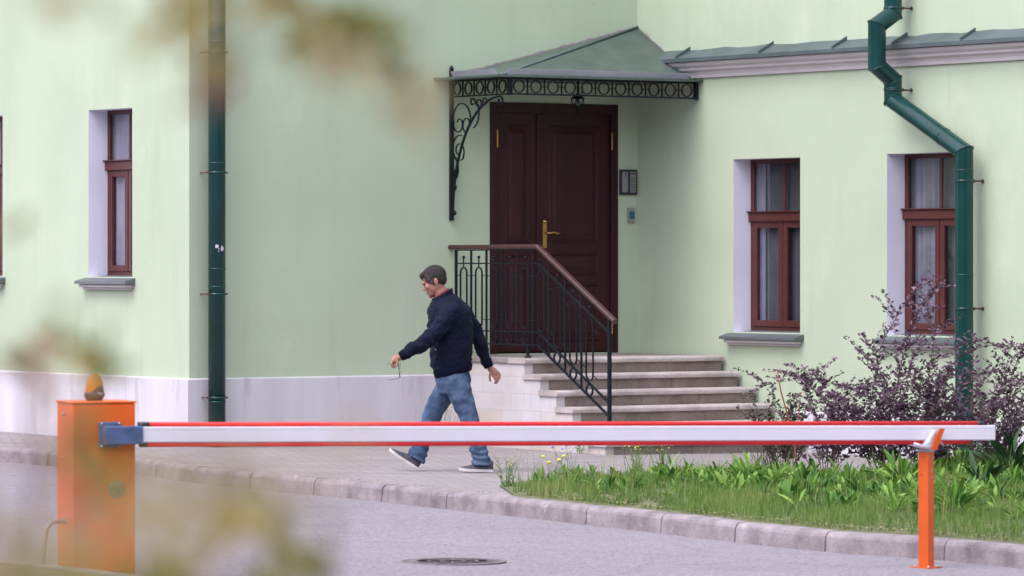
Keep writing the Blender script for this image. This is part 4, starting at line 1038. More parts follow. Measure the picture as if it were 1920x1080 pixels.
# ============================================================ PLANTS
def bush(name, label, base, hgt, nb, seed, spread, lean=(0, 0), leafm='barb', leaf=.042, dens=1.0, twig='twig', tips=None, inner=True, group=None, low=.12):
    """barberry-like shrub: arching canes beset with small leaves"""
    r = random.Random(seed); root = thing(name, label, 'shrub', base, 0, group)
    tw = MB(); P = []; D = []; N = []; T = []; Ls = []
    def cane(p0, d0, L_, th, depth):
        seg = .034; n_ = max(4, int(L_/seg)); p = Vector(p0); d = Vector(d0).normalized(); pts_ = [p.copy()]
        drift = Vector((r.gauss(0, .5), r.gauss(0, .5), 0))
        for i in range(n_):
            f_ = i/n_; d = (d+drift*.03+Vector((0, 0, -.045*f_ if depth == 0 else -.02))+Vector([r.gauss(0, .06) for _ in range(3)])).normalized()
            p = p+d*seg; pts_.append(p.copy())
            if depth == 0 and f_ > .12 and r.random() < .36*dens and n_-i > 3:
                a_ = r.uniform(0, 6.28); sd = (d*.5+Vector((math.cos(a_), math.sin(a_), r.uniform(-.1, .7)))).normalized()
                cane(p, sd, L_*(.10+.32*r.random())*(1-.45*f_), th*.5, 1)
            hgt_ok = p.z > low
            if hgt_ok and (f_ > .12 or depth):
                for _ in range(r.choice((1, 2, 2, 3, 4))):
                    a_ = r.uniform(0, 6.28); ld = (d*.4+Vector((math.cos(a_), math.sin(a_), r.uniform(-.2, .8)))).normalized()
                    P.append(p+Vector([r.gauss(0, .006) for _ in range(3)])-d*seg*r.random()); D.append(ld); N.append(Vector((r.gauss(0, 1), r.gauss(-.3, 1), .8))); T.append(min(1, max(0, r.gauss(.5, .25)))); Ls.append(leaf*r.uniform(.6, 1.35)*(1-.25*f_))
        tw.tube(pts_, [th*(1-.8*i/n_) for i in range(n_+1)], 5 if depth else 6, cap=False)
    for i in range(nb):
        a_ = r.uniform(0, 6.28); k = r.random()**.8; sp = spread*k
        d0 = Vector((math.cos(a_)*sp+lean[0], math.sin(a_)*sp*.8+lean[1], 1)); b = Vector((math.cos(a_)*.10*r.random(), math.sin(a_)*.10*r.random(), -.02))
        cane(b, d0, hgt*r.uniform(.55, 1.02)/(1 if sp < .5 else .92), .0042, 0)
    for tp_ in (tips or []):
        cane(Vector((0, 0, 0)), tp_[0], tp_[1], .006, 0)
    tw.build('twigs', M[twig], root)
    me = leaf_mesh('foliage', [tuple(p) for p in P], [tuple(p) for p in D], [tuple(p) for p in N], Ls, [l*.56 for l in Ls], T, 'obovate', .1)
    link('foliage', me, M[leafm], root); return root
gp = lambda px, py: pix(px, py, g)
bush('barberry_shrub', 'low purple-green barberry with twiggy base right of the bottom steps', gp(1478, 886), .80, 14, 11, .50, leafm='barbg', dens=.8)
bush('barberry_shrub', 'purple barberry reaching toward the first right-hand window', gp(1545, 893), 1.30, 13, 12, .50, dens=.9, lean=(-.05, 0))
bush('barberry_shrub', 'tall purple barberry behind the boom, below the second right-hand window', gp(1655, 895), 1.35, 20, 13, .58, dens=.95, tips=[((-.16, 0, 1), 2.05), ((-.05, -.1, 1), 1.95)])
bush('barberry_shrub', 'purple barberry with the tallest red shoots in front of the angled downpipe', gp(1735, 897), 1.35, 18, 14, .52, dens=.95, tips=[((.0, 0, 1), 2.0), ((.05, .05, 1), 1.9), ((-.06, .05, 1), 1.75)])
bush('barberry_shrub', 'purple barberry arching over the end of the boom at the right edge', gp(1850, 892), 1.35, 15, 15, .70, dens=.9, lean=(.08, 0), tips=[((.35, 0, 1), 1.55), ((.5, .1, 1), 1.3)])
# bare twiggy stems
for nm, lb, bs, tips_ in (('bare_twig', 'two thin bare twigs sticking up beside the steps', (1432, 842), [((-.38, 0, 1), .95, .004), ((.42, 0, 1), .78, .003)]),
                     ('dead_stems', 'tangle of dry dead stems at the foot of the low barberry', (1450, 888), None),
                     ('dead_stems', 'tangle of dry dead stems at the foot of the barberry behind the rest post', (1800, 896), None)):
    b = gp(*bs); r = random.Random(len(lb)+bs[0]); root = thing(nm, lb, 'twigs' if nm == 'bare_twig' else 'dead stems', b)
    mb = MB()
    if tips_ is None: tips_ = [((r.gauss(0, .55), r.gauss(0, .4), 1), r.uniform(.15, .5), .0035) for _ in range(60)]
    for d_, L_, th in tips_:
        p = Vector((r.gauss(0, .07) if nm != 'bare_twig' else 0, r.gauss(0, .05), 0)); d_ = Vector(d_).normalized(); q = [p.copy()]
        for k in range(10): d_ = (d_+Vector([r.gauss(0, .05) for _ in range(3)])).normalized(); p = p+d_*L_/10; q.append(p.copy())
        mb.tube(q, [th*(1-.08*k) for k in range(11)], 5)
    mb.build('stems', M['twigd'], root)
# an orange-brown cane
b = gp(1490, 890); root = thing('dry_cane', 'single thick rust-brown cane rising from the weeds near the low barberry', 'cane', b)
mb = MB(); mb.tube([(0.02, 0, 0), (-.0, 0, .25), (-.06, 0, .5), (-.12, 0, .72), (-.15, 0, .9)], [.010, .009, .008, .006, .004], 8); mb.tube([(-.0, 0, .25), (.03, 0, .45), (.05, 0, .7)], [.006, .005, .003], 6); mb.build('cane', mat('rust_cane', (.28, .085, .05), .7, .3, 20), root)

# dark dock-like plants at the right and broad clumps
def dock(label, base, k, L_, W_, seed, m='dock', name='dock_plant'):
    r = random.Random(seed); root = thing(name, label, 'plant', base); P = []; D = []; N = []; T = []; Ls = []; Ws = []; mb = MB()
    for i in range(k):
        a_ = r.uniform(0, 6.28); e = r.uniform(.35, 1.3); q = r.uniform(.6, 1.1)
        d_ = Vector((math.cos(a_)*math.cos(e), math.sin(a_)*math.cos(e), math.sin(e))); s0_ = Vector((r.gauss(0, .02), r.gauss(0, .02), 0)); p = s0_+d_*L_*.35*q+Vector((0, 0, .03))
        mb.tube([s0_, p], [.003, .002], 5); P.append(tuple(p)); D.append(tuple(d_+Vector((0, 0, -.25)))); N.append((-d_.x*math.sin(e)+r.gauss(0, .2), -d_.y*math.sin(e)+r.gauss(0, .2), math.cos(e)+.1)); T.append(r.random()); Ls.append(L_*q); Ws.append(W_*q)
    mb.build('stems', M['stemg'], root)
    link('leaves', leaf_mesh('leaves', P, D, N, Ls, Ws, T, 'long', .14), M[m], root)
dock('dark green dock plant with long leaves at the right edge behind the boom end', gp(1895, 905), 60, .36, .045, 31)
dock('dark leafy plant between the rest post and the right edge', gp(1835, 930), 46, .26, .04, 32)
dock('tall bright dandelion-like clump with the highest toothed leaf, left of the shrubs', gp(1262, 915), 22, .22, .024, 33, 'broad', 'leafy_weed')
dock('bright green leafy clump growing at the foot of the tallest barberry', gp(1690, 925), 44, .26, .034, 34, 'broad', 'leafy_weed')
dock('bright green leafy clump right behind the rest post', gp(1790, 975), 44, .26, .034, 35, 'broad', 'leafy_weed')
dock('bright green leafy clump in front of the low barberry', gp(1400, 915), 34, .20, .028, 36, 'broad', 'leafy_weed')

def flower_weed(label, base, hgt, stems, heads, seed, petal='yellow', fr=.008, name='flowering_weed'):
    r = random.Random(seed); root = thing(name, label, 'weed', base); mb = MB(); fl_ = MB(); P = []; D = []; N = []; Ls = []; T = []
    for i in range(stems):
        d_ = Vector((r.gauss(0, .22), r.gauss(0, .2), 1)).normalized(); p = Vector((r.gauss(0, .03), r.gauss(0, .03), 0)); q = [p.copy()]; L_ = hgt*r.uniform(.6, 1)
        for k in range(12):
            d_ = (d_+Vector([r.gauss(0, .05) for _ in range(3)])).normalized(); p = p+d_*L_/12; q.append(p.copy())
            if r.random() < .65: a_ = r.uniform(0, 6.28); P.append(tuple(p)); D.append((math.cos(a_), math.sin(a_), .7)); N.append((r.gauss(0, .4), r.gauss(0, .4), 1)); Ls.append(r.uniform(.02, .06)*(1.2-k/14)); T.append(r.random())
            if k > 6 and r.random() < .5:
                a_ = r.uniform(0, 6.28); e_ = p+Vector((math.cos(a_)*.05, math.sin(a_)*.05, .05)); mb.tube([p, e_], .0012, 4)
                if r.random() < heads: fl_.ell(e_, (fr, fr, fr*.6), 8, 6)
        mb.tube(q, [.0028*(1-.06*k) for k in range(13)], 5)
        if r.random() < heads+.2: fl_.ell(p, (fr*1.2, fr*1.2, fr*.7), 8, 6)
    fl_.ell(p+Vector((0, 0, .003)), (fr*1.3, fr*1.3, fr*.7), 8, 6)
    mb.build('stems', M['stemg'], root); fl_.build('blossoms', M[petal], root)
    link('leaves', leaf_mesh('leaves', P, D, N, Ls, [l*.22 for l in Ls], T, 'ovate'), M['broad'], root)
flower_weed('sprawling wild mustard with many small yellow flowers below the middle of the boom', gp(1190, 893), .40, 15, .7, 41, fr=.007)
flower_weed('wild mustard with yellow flower heads just left of the tall leafy clump', gp(1245, 893), .40, 13, .7, 42, fr=.008)
flower_weed('thin weed with one large yellow flower at the left tip of the lawn', gp(1035, 915), .30, 3, .3, 43, fr=.015)
flower_weed('dark-stemmed chicory with one pale blue flower near the lawn tip', gp(1074, 908), .42, 4, .15, 44, 'blue', .013)
flower_weed('feathery pale weed at the very tip of the lawn by the kerb', gp(948, 914), .26, 14, .2, 45, fr=.004)
flower_weed('small yellow-green weed growing at the wall behind the walking man', BW(2.74, .30, g(-1)), .42, 8, .5, 46, fr=.007)
flower_weed('tiny green weed in the joint at the bottom of the side wall', BW(2.74, 2.55, g(.7)), .14, 6, .1, 47, fr=.004)

# ============================================================ PERSON
MY = 38.4; MS = F/MY
MB0 = Vector(((865-960)/MS, MY, g(-.43)))
def m(px, py, dy=0): return Vector(((px-960)/MS, MY+dy, H-(py-HY)/MS))-MB0
man = thing('person', 'man in navy jacket and blue jeans walking left, holding eyeglasses', 'person', MB0)
def chain(mb, pts_, n=16):
    """smooth tapered limb through (point, radius) pairs"""
    P_ = [p for p, r in pts_]; rr = [r for p, r in pts_]; out = []; rs = []
    for i in range(len(P_)-1):
        p0 = P_[max(0, i-1)]; p1 = P_[i]; p2 = P_[i+1]; p3 = P_[min(len(P_)-1, i+2)]
        for k in range(5):
            t_ = k/5; out.append(.5*((2*p1)+(p2-p0)*t_+(2*p0-5*p1+4*p2-p3)*t_*t_+(3*p1-p0-3*p2+p3)*t_**3)); rs.append(rr[i]+(rr[i+1]-rr[i])*t_)
    out.append(P_[-1]); rs.append(rr[-1]); mb.tube(out, rs, n); mb.ell(out[0], (rs[0],)*3, 12, 8); mb.ell(out[-1], (rs[-1],)*3, 12, 8)
tilt = Matrix.Rotation(R(-25), 3, 'Y')     # head bowed a little (facing -X)
hc = m(814, 526.5, -.01)
HS = 1.07
def hp_(x, y, z): return hc+tilt @ Vector((x, y, z))*HS
bd = MB(); JAW.inputs[1].default_value = hp_(-.055, 0, -.085)
# head: cranium, face wedge, jaw, brow, nose, cheeks, chin, ears
bd.hell(hp_(.012, 0, .030), (.098, .074, .088), 24, 16, tilt); bd.hell(hp_(-.030, 0, -.025), (.062, .060, .090), 20, 14, tilt)
bd.hell(hp_(-.050, 0, -.078), (.040, .044, .036), 16, 12, tilt); bd.hell(hp_(-.074, 0, -.098), (.020, .024, .018), 12, 10, tilt)
bd.hell(hp_(-.005, 0, -.055), (.060, .056, .045), 16, 12, tilt)
bd.hell(hp_(-.083, 0, .018), (.018, .046, .014), 14, 10, tilt)
bd.loft([[hp_(*q) for q in r_] for r_ in (((-.080, -.006, .012), (-.080, .006, .012), (-.070, .010, .012), (-.070, -.010, .012)), ((-.116, -.010, -.030), (-.116, .010, -.030), (-.080, .017, -.026), (-.080, -.017, -.026)), ((-.104, -.013, -.043), (-.104, .013, -.043), (-.080, .017, -.040), (-.080, -.017, -.040)))])
for s_ in (-1, 1):
    bd.hell(hp_(-.060, s_*.036, -.022), (.026, .024, .024), 12, 8, tilt); bd.hell(hp_(-.096, s_*.010, -.034), (.009, .008, .007), 10, 8)
    er = tilt @ Matrix.Rotation(R(10), 3, 'Y'); bd.hell(hp_(.014, s_*.077, -.012), (.016, .008, .028), 14, 10, er); bd.hell(hp_(.008, s_*.074, -.035), (.010, .008, .012), 10, 8, er)
bd.hell(hp_(-.088, 0, -.060), (.012, .022, .009), 10, 8, tilt); bd.hell(hp_(-.087, 0, -.067), (.010, .020, .006), 10, 8, tilt)
chain(bd, [(m(820, 541, 0), .060), (m(828, 553, 0), .064), (m(843, 580, .0), .060)])
# trunk core and limbs below the clothes
chain(bd, [(m(846, 598, 0), .105), (m(850, 620, 0), .13), (m(850, 660, 0), .13), (m(849, 700, 0), .13)])
chain(bd, [(m(846, 594, -.1), .05), (m(843, 594, -.17), .048), (m(820, 618, -.245), .046), (m(803, 635, -.265), .040), (m(775, 654, -.26), .036), (m(756, 666, -.25), .029), (m(749, 670, -.25), .028)])
chain(bd, [(m(864, 596, .1), .05), (m(872, 596, .18), .048), (m(893, 625, .22), .046), (m(902, 650, .235), .034), (m(912, 678, .245), .026), (m(920, 694, .25), .026)])
def leg(hip, knee, ank, s_): chain(bd, [(hip, .09), (hip.lerp(knee, .5), .078), (knee, .058), (knee.lerp(ank, .35), .055), (ank, .038)])
leg(m(852, 715, -.09), m(880, 785, -.09), m(901, 864, -.10), 1); leg(m(846, 715, .08), m(806, 788, .08), m(784, 850, .08), 1)
# hands: palm + five separately bent fingers
def finger(p, dirs, r0, r1):
    q = [p]; 
    for d_, L_ in dirs: q.append(q[-1]+Vector(d_).normalized()*L_)
    n_ = len(q); chain(bd, [(a, r0+(r1-r0)*i/(n_-1)) for i, a in enumerate(q)], 10)
pn = m(743, 671, -.25)     # near hand hanging from the wrist, pinching the glasses
bd.ell(pn+Vector((-.002, 0, -.008)), (.032, .040, .040), 16, 12, Matrix.Rotation(R(35), 3, 'Y'))
for i, (dy, L_, o_) in enumerate(((-.030, .030, .0), (-.011, .034, -.004), (.009, .033, -.002), (.027, .027, .004))):
    finger(pn+Vector((-.018+o_, dy, -.014)), (((-.45, 0, -1), L_), ((.45, 0, -1), L_*.75), ((1, 0, -.6), L_*.55)), .0095, .0075)
finger(pn+Vector((.014, -.030, -.012)), (((.1, -.25, -1), .030), ((-.35, .1, -1), .026)), .0105, .0085)
pf = m(924, 697, .25)      # far hand swinging behind, fingers relaxed
rt = Matrix.Rotation(R(-38), 3, 'Y'); ax_ = Vector((.62, 0, -.78)); pp_ = Vector((.78, 0, .62))
bd.ell(pf+ax_*.006, (.036, .022, .048), 16, 12, rt)
for t_, yy, L_, cu_ in ((.030, .010, .028, .5), (.011, .004, .034, .35), (-.008, -.003, .034, .2), (-.025, -.010, .028, .05)):
    b_ = pf+ax_*.036+pp_*t_+Vector((0, yy, 0)); d1 = ax_-pp_*cu_*.3; d2 = ax_-pp_*(.5+cu_); d3 = ax_*.4-pp_*(1+cu_)
    finger(b_, ((tuple(d1), L_), (tuple(d2), L_*.8), (tuple(d3), L_*.6)), .0108, .0080)
finger(pf+ax_*.0-pp_*.030+Vector((0, -.012, 0)), (((-.10, -.25, -1), .034), ((.12, -.05, -1), .032)), .0120, .0090)
me = fuse(bd, .0045, 2, .5); link('body', me, M['skin'], man)
# eyes, brows, lips
mb = MB()
for s_ in (-1, 1): mb.hell(hp_(-.0845, s_*.028, .000), (.005, .009, .0035), 10, 8, tilt)
mb.build('eyes', M['eye'], man)
mb = MB()
for s_ in (-1, 1): mb.tube([hp_(-.0965, s_*.012, .018), hp_(-.091, s_*.030, .023), hp_(-.078, s_*.044, .019)], [.0025, .003, .0015], 6)
mb.build('eyebrows', M['hair'], man)
mb = MB(); mb.hell(hp_(-.0955, 0, -.0625), (.005, .019, .004), 12, 8, tilt); mb.build('lips', M['lips'], man)
# hair
hb = MB(); hb.hell(hp_(.014, 0, .033), (.1005, .078, .0885), 24, 16, tilt); hb.hell(hp_(.054, 0, .002), (.050, .064, .064), 18, 12, tilt)
hb.hell(hp_(-.048, 0, .072), (.044, .052, .030), 16, 12, tilt); hb.hell(hp_(-.072, -.004, .052), (.016, .040, .020), 14, 10, tilt)
for s_ in (-1, 1): hb.hell(hp_(-.022, s_*.056, .028), (.034, .022, .040), 12, 8, tilt); hb.hell(hp_(-.010, s_*.069, .000), (.013, .010, .026), 10, 8, tilt)
me = fuse(hb, .005, 2, .5, lambda c: .0022*noise.noise(Vector((c.x*60, c.y*160, c.z*60)))+.0012*noise.noise(c*230))
bm = bmesh.new(); bm.from_mesh(me)
inv = tilt.transposed(); dele = []
for v in bm.verts:
    q = inv @ (v.co-hc)/HS
    face_zone = q.x < -.062+.0*abs(q.y) and q.z < .052
    side = q.z < -.002 and q.x < .020 and abs(q.y) > .02 and not (q.x > -.022 and q.x < -.002 and q.z > -.028)
    nape = q.z < -.062
    if face_zone or side or nape: dele.append(v)
bmesh.ops.delete(bm, geom=dele, context='VERTS'); bm.to_mesh(me); bm.free(); hair_o = link('hair', me, M['hair'], man)
rh = random.Random(5); HP, HD, HN, HT, HL = [], [], [], [], []
vsn = [(v.co.copy(), v.normal.copy()) for v in me.vertices]
for _ in range(5200):
    c, n_ = rh.choice(vsn); q = inv @ (c-hc)/HS
    comb = tilt @ Vector((-.55 if q.x < -.01 else .5, rh.gauss(0, .25), -.35-1.2*max(0, .06-q.z)*8))
    d_ = (comb-n_*comb.dot(n_)).normalized()+n_*rh.uniform(.10, .42)+Vector([rh.gauss(0, .16) for _ in range(3)])
    HP.append(tuple(c-n_*.001)); HD.append(tuple(d_)); HN.append(tuple(n_)); HL.append(rh.uniform(.008, .018)); HT.append(min(1, max(0, rh.gauss(.30, .2)+(.35 if (q.x < .0 and q.z < .045) else 0))))
link('hair_strands', leaf_mesh('hair_strands', HP, HD, HN, HL, rng.uniform(.0012, .0024, len(HP)), HT, 'blade', .1), tone_mat('hair_strand', (.012, .008, .008), (.045, .034, .034), (.17, .15, .155), .55), hair_o)
# jacket
def ring(c, hx, hy, n=24, rx=0): 
    return [Vector((c.x+hx*math.cos(2*math.pi*j/n), c.y+hy*math.sin(2*math.pi*j/n), c.z+rx*math.cos(2*math.pi*j/n))) for j in range(n)]
jb = MB()
def rg2(y, xf, xb, hy, rx=0): return ring(m((xf+xb)/2, y, 0), (xb-xf)/2/MS, hy, rx=rx)
jb.loft([rg2(555, 817, 847, .075, .030), rg2(561, 808, 858, .115, .028), rg2(568, 804, 868, .160, .022), rg2(579, 801, 879, .200, .014), rg2(598, 801, 886, .212, .006), rg2(630, 803, 888, .205), rg2(660, 805, 886, .200, .01), rg2(680, 808, 885, .188, .025), rg2(691, 812, 884, .172, .035)])
jb.ell(m(846, 582, -.15), (.095, .08, .075)); jb.ell(m(862, 581, .14), (.09, .08, .075))
chain(jb, [(m(847, 586, -.17), .085), (m(832, 605, -.225), .078), (m(815, 624, -.255), .072), (m(802, 637, -.268), .066), (m(785, 648, -.262), .060), (m(768, 658, -.255), .052), (m(760, 663, -.25), .046)])
chain(jb, [(m(866, 587, .16), .083), (m(884, 612, .215), .074), (m(896, 636, .235), .067), (m(903, 655, .245), .058), (m(909, 672, .25), .050), (m(913, 681, .25), .045)])
def jd(c):
    f_ = noise.noise(Vector((c.x*9+3, c.y*7, c.z*14)))*.012; w_ = noise.noise(Vector((c.x*13+c.z*9, c.y*8, c.z*20-c.x*8))); f_ += .008*(.5-min(1, abs(w_)*4))*(.6+.4*noise.noise(c*5)); f_ += .004*noise.noise(c*34)
    ax = m(846, 600, 0); return f_*(1 if c.z < m(0, 575).z else .4)+.004*math.sin((c.z*60)+c.x*30+4*noise.noise(c*6))*(1 if c.x < m(822, 0).x or c.x > m(885, 0).x else .25)
me = fuse(jb, .0075, 3, .5, jd); jk = link('jacket', me, M['jacket'], man)
mb = MB(); mb.loft([rg2(688, 812, 886, .176, .036), rg2(692, 812, 886, .178, .036), rg2(700, 815, 885, .170, .036), rg2(703, 817, 883, .160, .036)]); mb.build('waistband', M['jknit'], jk)
mb = MB(); cl = []
K = 28
for rr_, dz, ox in ((.086, -.012, 0), (.084, .016, .0), (.078, .032, .002), (.072, .028, .002), (.074, .0, 0)):
    cl.append([(lambda c: (c.x+rr_*1.08*math.cos(a_), c.y+rr_*1.05*math.sin(a_), c.z+dz+.046*math.cos(a_)-.004*abs(math.sin(a_))))(m(829+ox*30, 556.5, 0)) for a_ in [math.pi*.0+2*math.pi*j/K for j in range(K)]])
mb.loft(cl, cap=False); mb.build('collar', M['jacket'], jk)
for (a, ra), (b, rb) in (((m(762, 662, -.252), .047), (m(752, 668, -.25), .040)), ((m(912, 679, .25), .047), (m(917, 690, .25), .041))):
    mb = MB(); mb.tube([a, a.lerp(b, .3), b.lerp(a, .1), b], [ra, ra*.98, rb, rb*.9], 18); mb.build('cuff', M['jknit'], jk)
from mathutils.bvhtree import BVHTree
bv = BVHTree.FromPolygons([v.co.copy() for v in jk.data.vertices], [tuple(p.vertices) for p in jk.data.polygons])
def onj(px, py):
    h = bv.ray_cast(m(px, py, -1), Vector((0, 1, 0)))[0]; return h if h else m(px, py, -.2)
mb = MB(); a_ = onj(817, 655); mb.tube([a_+Vector((-.004, -.003, .006)), a_+Vector((.010, -.003, -.006))], .0035, 6); mb.build('zip_pull', M['zip'], jk)
mb = MB(); mb.tube([onj(813+q*.6, 638+q*5)+Vector((0, -.001, 0)) for q in range(5)], .003, 6); mb.build('pocket_zip', M['black'], jk)
mb = MB(); mb.ell(onj(803, 592), (.008, .003, .011), 10, 6); mb.build('chest_badge', M['label'], jk)
mb = MB(); q_ = [onj(*p)+Vector((0, -.0005, 0)) for p in ((836, 573), (845, 568), (856, 567), (866, 572), (873, 582))]; mb.tube(q_, .0022, 6); mb.build('yoke_seam', M['jknit'], jk)
mb = MB(); mb.loft([[(lambda c: (c.x+q*math.cos(a_), c.y+q*math.sin(a_), c.z+dz+.046*math.cos(a_)))(m(826, 556.5, 0)) for a_ in [2*math.pi*j/20 for j in range(20)]] for q, dz in ((.074, -.03), (.074, .015), (.071, .033), (.067, .02))], cap=False); mb.build('shirt_collar', M['shirt'], man)
# jeans
qb = MB(); qb.loft([ring(m(849, 690, 0), .135, .150), ring(m(849, 705, 0), .148, .162), ring(m(851, 722, 0), .150, .168), ring(m(850, 738, 0), .125, .155)])
chain(qb, [(m(855, 718, -.085), .112), (m(866, 745, -.09), .100), (m(876, 772, -.09), .084), (m(885, 800, -.092), .074), (m(894, 828, -.095), .072), (m(900, 852, -.10), .075)])
chain(qb, [(m(844, 718, .08), .110), (m(828, 745, .08), .098), (m(813, 772, .08), .084), (m(802, 800, .08), .074), (m(793, 825, .08), .073), (m(787, 842, .08), .075)])
qb.loft([ring(m(899, 848, -.10), .072, .070), ring(m(902, 858, -.10), .076, .072), ring(m(903, 868, -.10), .080, .074), ring(m(904, 871, -.10), .080, .074)])
rj = Matrix.Rotation(R(28), 3, 'Y')
def rring(c, hx, hy, n=20): return [c+rj @ Vector((hx*math.cos(2*math.pi*j/n), hy*math.sin(2*math.pi*j/n), 0)) for j in range(n)]
qb.loft([rring(m(789, 838, .08), .072, .070), rring(m(784, 850, .08), .076, .072), rring(m(779, 861, .08), .080, .072)])
def qd(c):
    low_ = max(0, min(1, (m(0, 800).z-c.z)/.25))
    return noise.noise(Vector((c.x*8, c.y*8, c.z*16)))*.008+.006*low_*math.sin(c.z*95+5*noise.noise(c*7)+c.x*22)+.004*noise.noise(Vector((c.x*30, c.y*20, c.z*30)))
me = fuse(qb, .007, 3, .5, qd); link('jeans', me, M['jeans'], man)
# shoes
def shoe(heel, rot, mirror):
    """heel: point under the heel; rot tilts the toe up"""
    rm = Matrix.Rotation(rot, 3, 'Y')
    def S(x, y, z): return heel+rm @ Vector((-x, y, z))
    secs = [(-.012, .030, .085), (.02, .037, .105), (.06, .038, .100), (.10, .038, .080), (.145, .045, .062), (.19, .047, .048), (.23, .042, .038), (.262, .026, .030), (.275, .010, .022)]
    up = MB(); rings = []
    for x, hw_, h_ in secs:
        rings.append([S(x, hw_*math.cos(a_), .020+max(0, math.sin(a_))*(h_-.012)*1.0+(-.004 if math.sin(a_) < 0 else 0)) for a_ in [2*math.pi*j/20 for j in range(20)]])
    up.loft(rings); sh = up.build('shoe', M['shoe'], man)
    so_ = MB(); rings = []
    for x, hw_, h_ in secs:
        w2 = hw_+.004; lift = .006*max(0, (x-.2)/.07)
        rings.append([S(x*1.02-.002, w2*c_, z_+lift) for c_, z_ in ((-1, .026), (-.98, .003), (0, 0), (.98, .003), (1, .026), (0, .027))])
    so_.loft(rings); [so_.sm.__setitem__(i, False) for i in range(len(so_.sm))]; so_.build('sole', M['sole'], sh)
    st_ = MB()
    for x in (.10, .125, .15): st_.tube([S(x, -.034, .062-(x-.1)*.4), S(x+.006, -.012, .082-(x-.1)*.45), S(x+.006, .012, .082-(x-.1)*.45), S(x, .034, .062-(x-.1)*.4)], .0025, 6)
    st_.build('laces', M['sole'], sh)
hl = m(922, 885, -.10); hl.z = -0.003
shoe(hl, R(2), 1)
hl2 = m(779, 874, .08); hl2.z = g(-.8)-MB0.z+.012
shoe(hl2, R(33), 1)
# eyeglasses held in the near hand
gv = m(742, 682, -.25)
gl = thing('eyeglasses', "thin dark-framed eyeglasses dangling from the man's front hand", 'eyeglasses', MB0+gv)
def G(px, py, dy=0): return m(px, py, -.25+dy)-gv
mb = MB(); mb.tube([G(748, 678, -.008), G(749, 688, -.008), G(750, 700), G(751, 707)], .0022, 8)
for a_, b_ in ((G(749, 680), G(749.5, 691)), (G(750, 694), G(751, 706))):
    c = (a_+b_)/2; mb.tube([c+Vector((.010*math.cos(t_)*.6+.008, .020*math.sin(t_)*.6, (a_.z-b_.z)/2*math.sin(t_))) for t_ in [k*math.pi/8 for k in range(16)]], .0016, 6, closed=True)
mb.build('frame_front', M['black'], gl)
mb = MB(); mb.tube([G(749, 678), G(742, 678), G(730, 679.5), G(728, 683)], .0020, 6); mb.build('temple', M['black'], gl)
mb = MB(); mb.tube([G(751, 707), G(741, 710), G(732, 711), G(729, 709)], .0020, 6); mb.build('temple', M['black'], gl)
mb = MB()
for a_, b_ in ((G(749, 680), G(749.5, 691)), (G(750, 694), G(751, 706))):
    c = (a_+b_)/2; mb.add([c+Vector((.010*math.cos(t_)*.6+.008, .020*math.sin(t_)*.6, (a_.z-b_.z)/2*math.sin(t_))) for t_ in [k*math.pi/8 for k in range(16)]], [tuple(range(16))])
mb.build('lens', M['glass'], gl)

# ============================================================ FOREGROUND FOLIAGE (a near bush and overhanging twigs, far out of focus)
def near_plant(label, cat, name, root_px, blobs, strands, seed, K=1.9):
    r = random.Random(seed)
    def W_(px, py, Y):
        Y *= K; return Vector(((px-960)/F*Y, Y, H-(py-HY)/F*Y))
    root = W_(*root_px); t = thing(name, label, cat, root); mb = MB()
    for s_ in strands:
        q = [W_(*p)-root for p in s_]; q = catmull(q, 6); mb.tube(q, [.0022*(1-.6*i/len(q))+.0004 for i in range(len(q))], 6)
    mb.build('twigs', M['twigd'], t)
    cols = {}
    for px, py, sx_, sy_, n_, col, Y, L_ in blobs:
        e = cols.setdefault(col, ([], [], [], [], []))
        for _ in range(int(n_*1.35)):
            YY = Y*r.uniform(.93, 1.07); p = W_(px+r.gauss(0, sx_), py+r.gauss(0, sy_), YY)-root
            e[0].append(tuple(p)); e[1].append((r.gauss(0, 1), r.gauss(0, .5), r.gauss(-.4, 1))); e[2].append((r.gauss(0, .7), -1, r.gauss(0, .7))); e[3].append(L_*1.15*K*r.uniform(.7, 1.25)); e[4].append(r.random())
    for c, e in cols.items():
        link('leaves', leaf_mesh('leaves', e[0], e[1], e[2], e[3], [l*.42 for l in e[3]], e[4], 'ovate'), M[c], t, c.split('_')[1]+' coloured leaves')
near_plant('blurred yellowing branch tips hanging in from the top of the view', 'branch', 'overhanging_branch', (480, -500, 2.0),
    [(400, -18, 18, 12, 4, 'fol_olive', 2.0, .016), (480, -22, 35, 8, 4, 'fol_ochre', 2.0, .016), (545, 15, 25, 16, 7, 'fol_ochre', 2.0, .016), (600, 50, 20, 22, 9, 'fol_olive', 2.1, .016), (620, 20, 20, 15, 3, 'fol_olive', 2.1, .018), (585, 68, 15, 14, 5, 'fol_olive', 2.0, .014),
     (650, 70, 20, 14, 4, 'fol_olive', 2.0, .016), (690, 85, 22, 16, 5, 'fol_olive', 1.9, .014), (735, 130, 16, 18, 4, 'fol_olive', 1.9, .015), (760, 175, 16, 20, 5, 'fol_pink', 1.8, .015), (785, 205, 14, 16, 3, 'fol_pink', 1.8, .015),
     (625, 105, 18, 18, 4, 'fol_pink', 1.8, .014), (655, 145, 16, 16, 3, 'fol_pink', 1.6, .011)],
    [[(480, -500, 2.0), (500, -200, 2.0), (560, -10, 2.05), (620, 50, 2.1), (700, 100, 1.95), (760, 170, 1.85), (795, 225, 1.8)], [(600, 40, 2.1), (640, 110, 1.9), (665, 160, 1.7)]], 3)
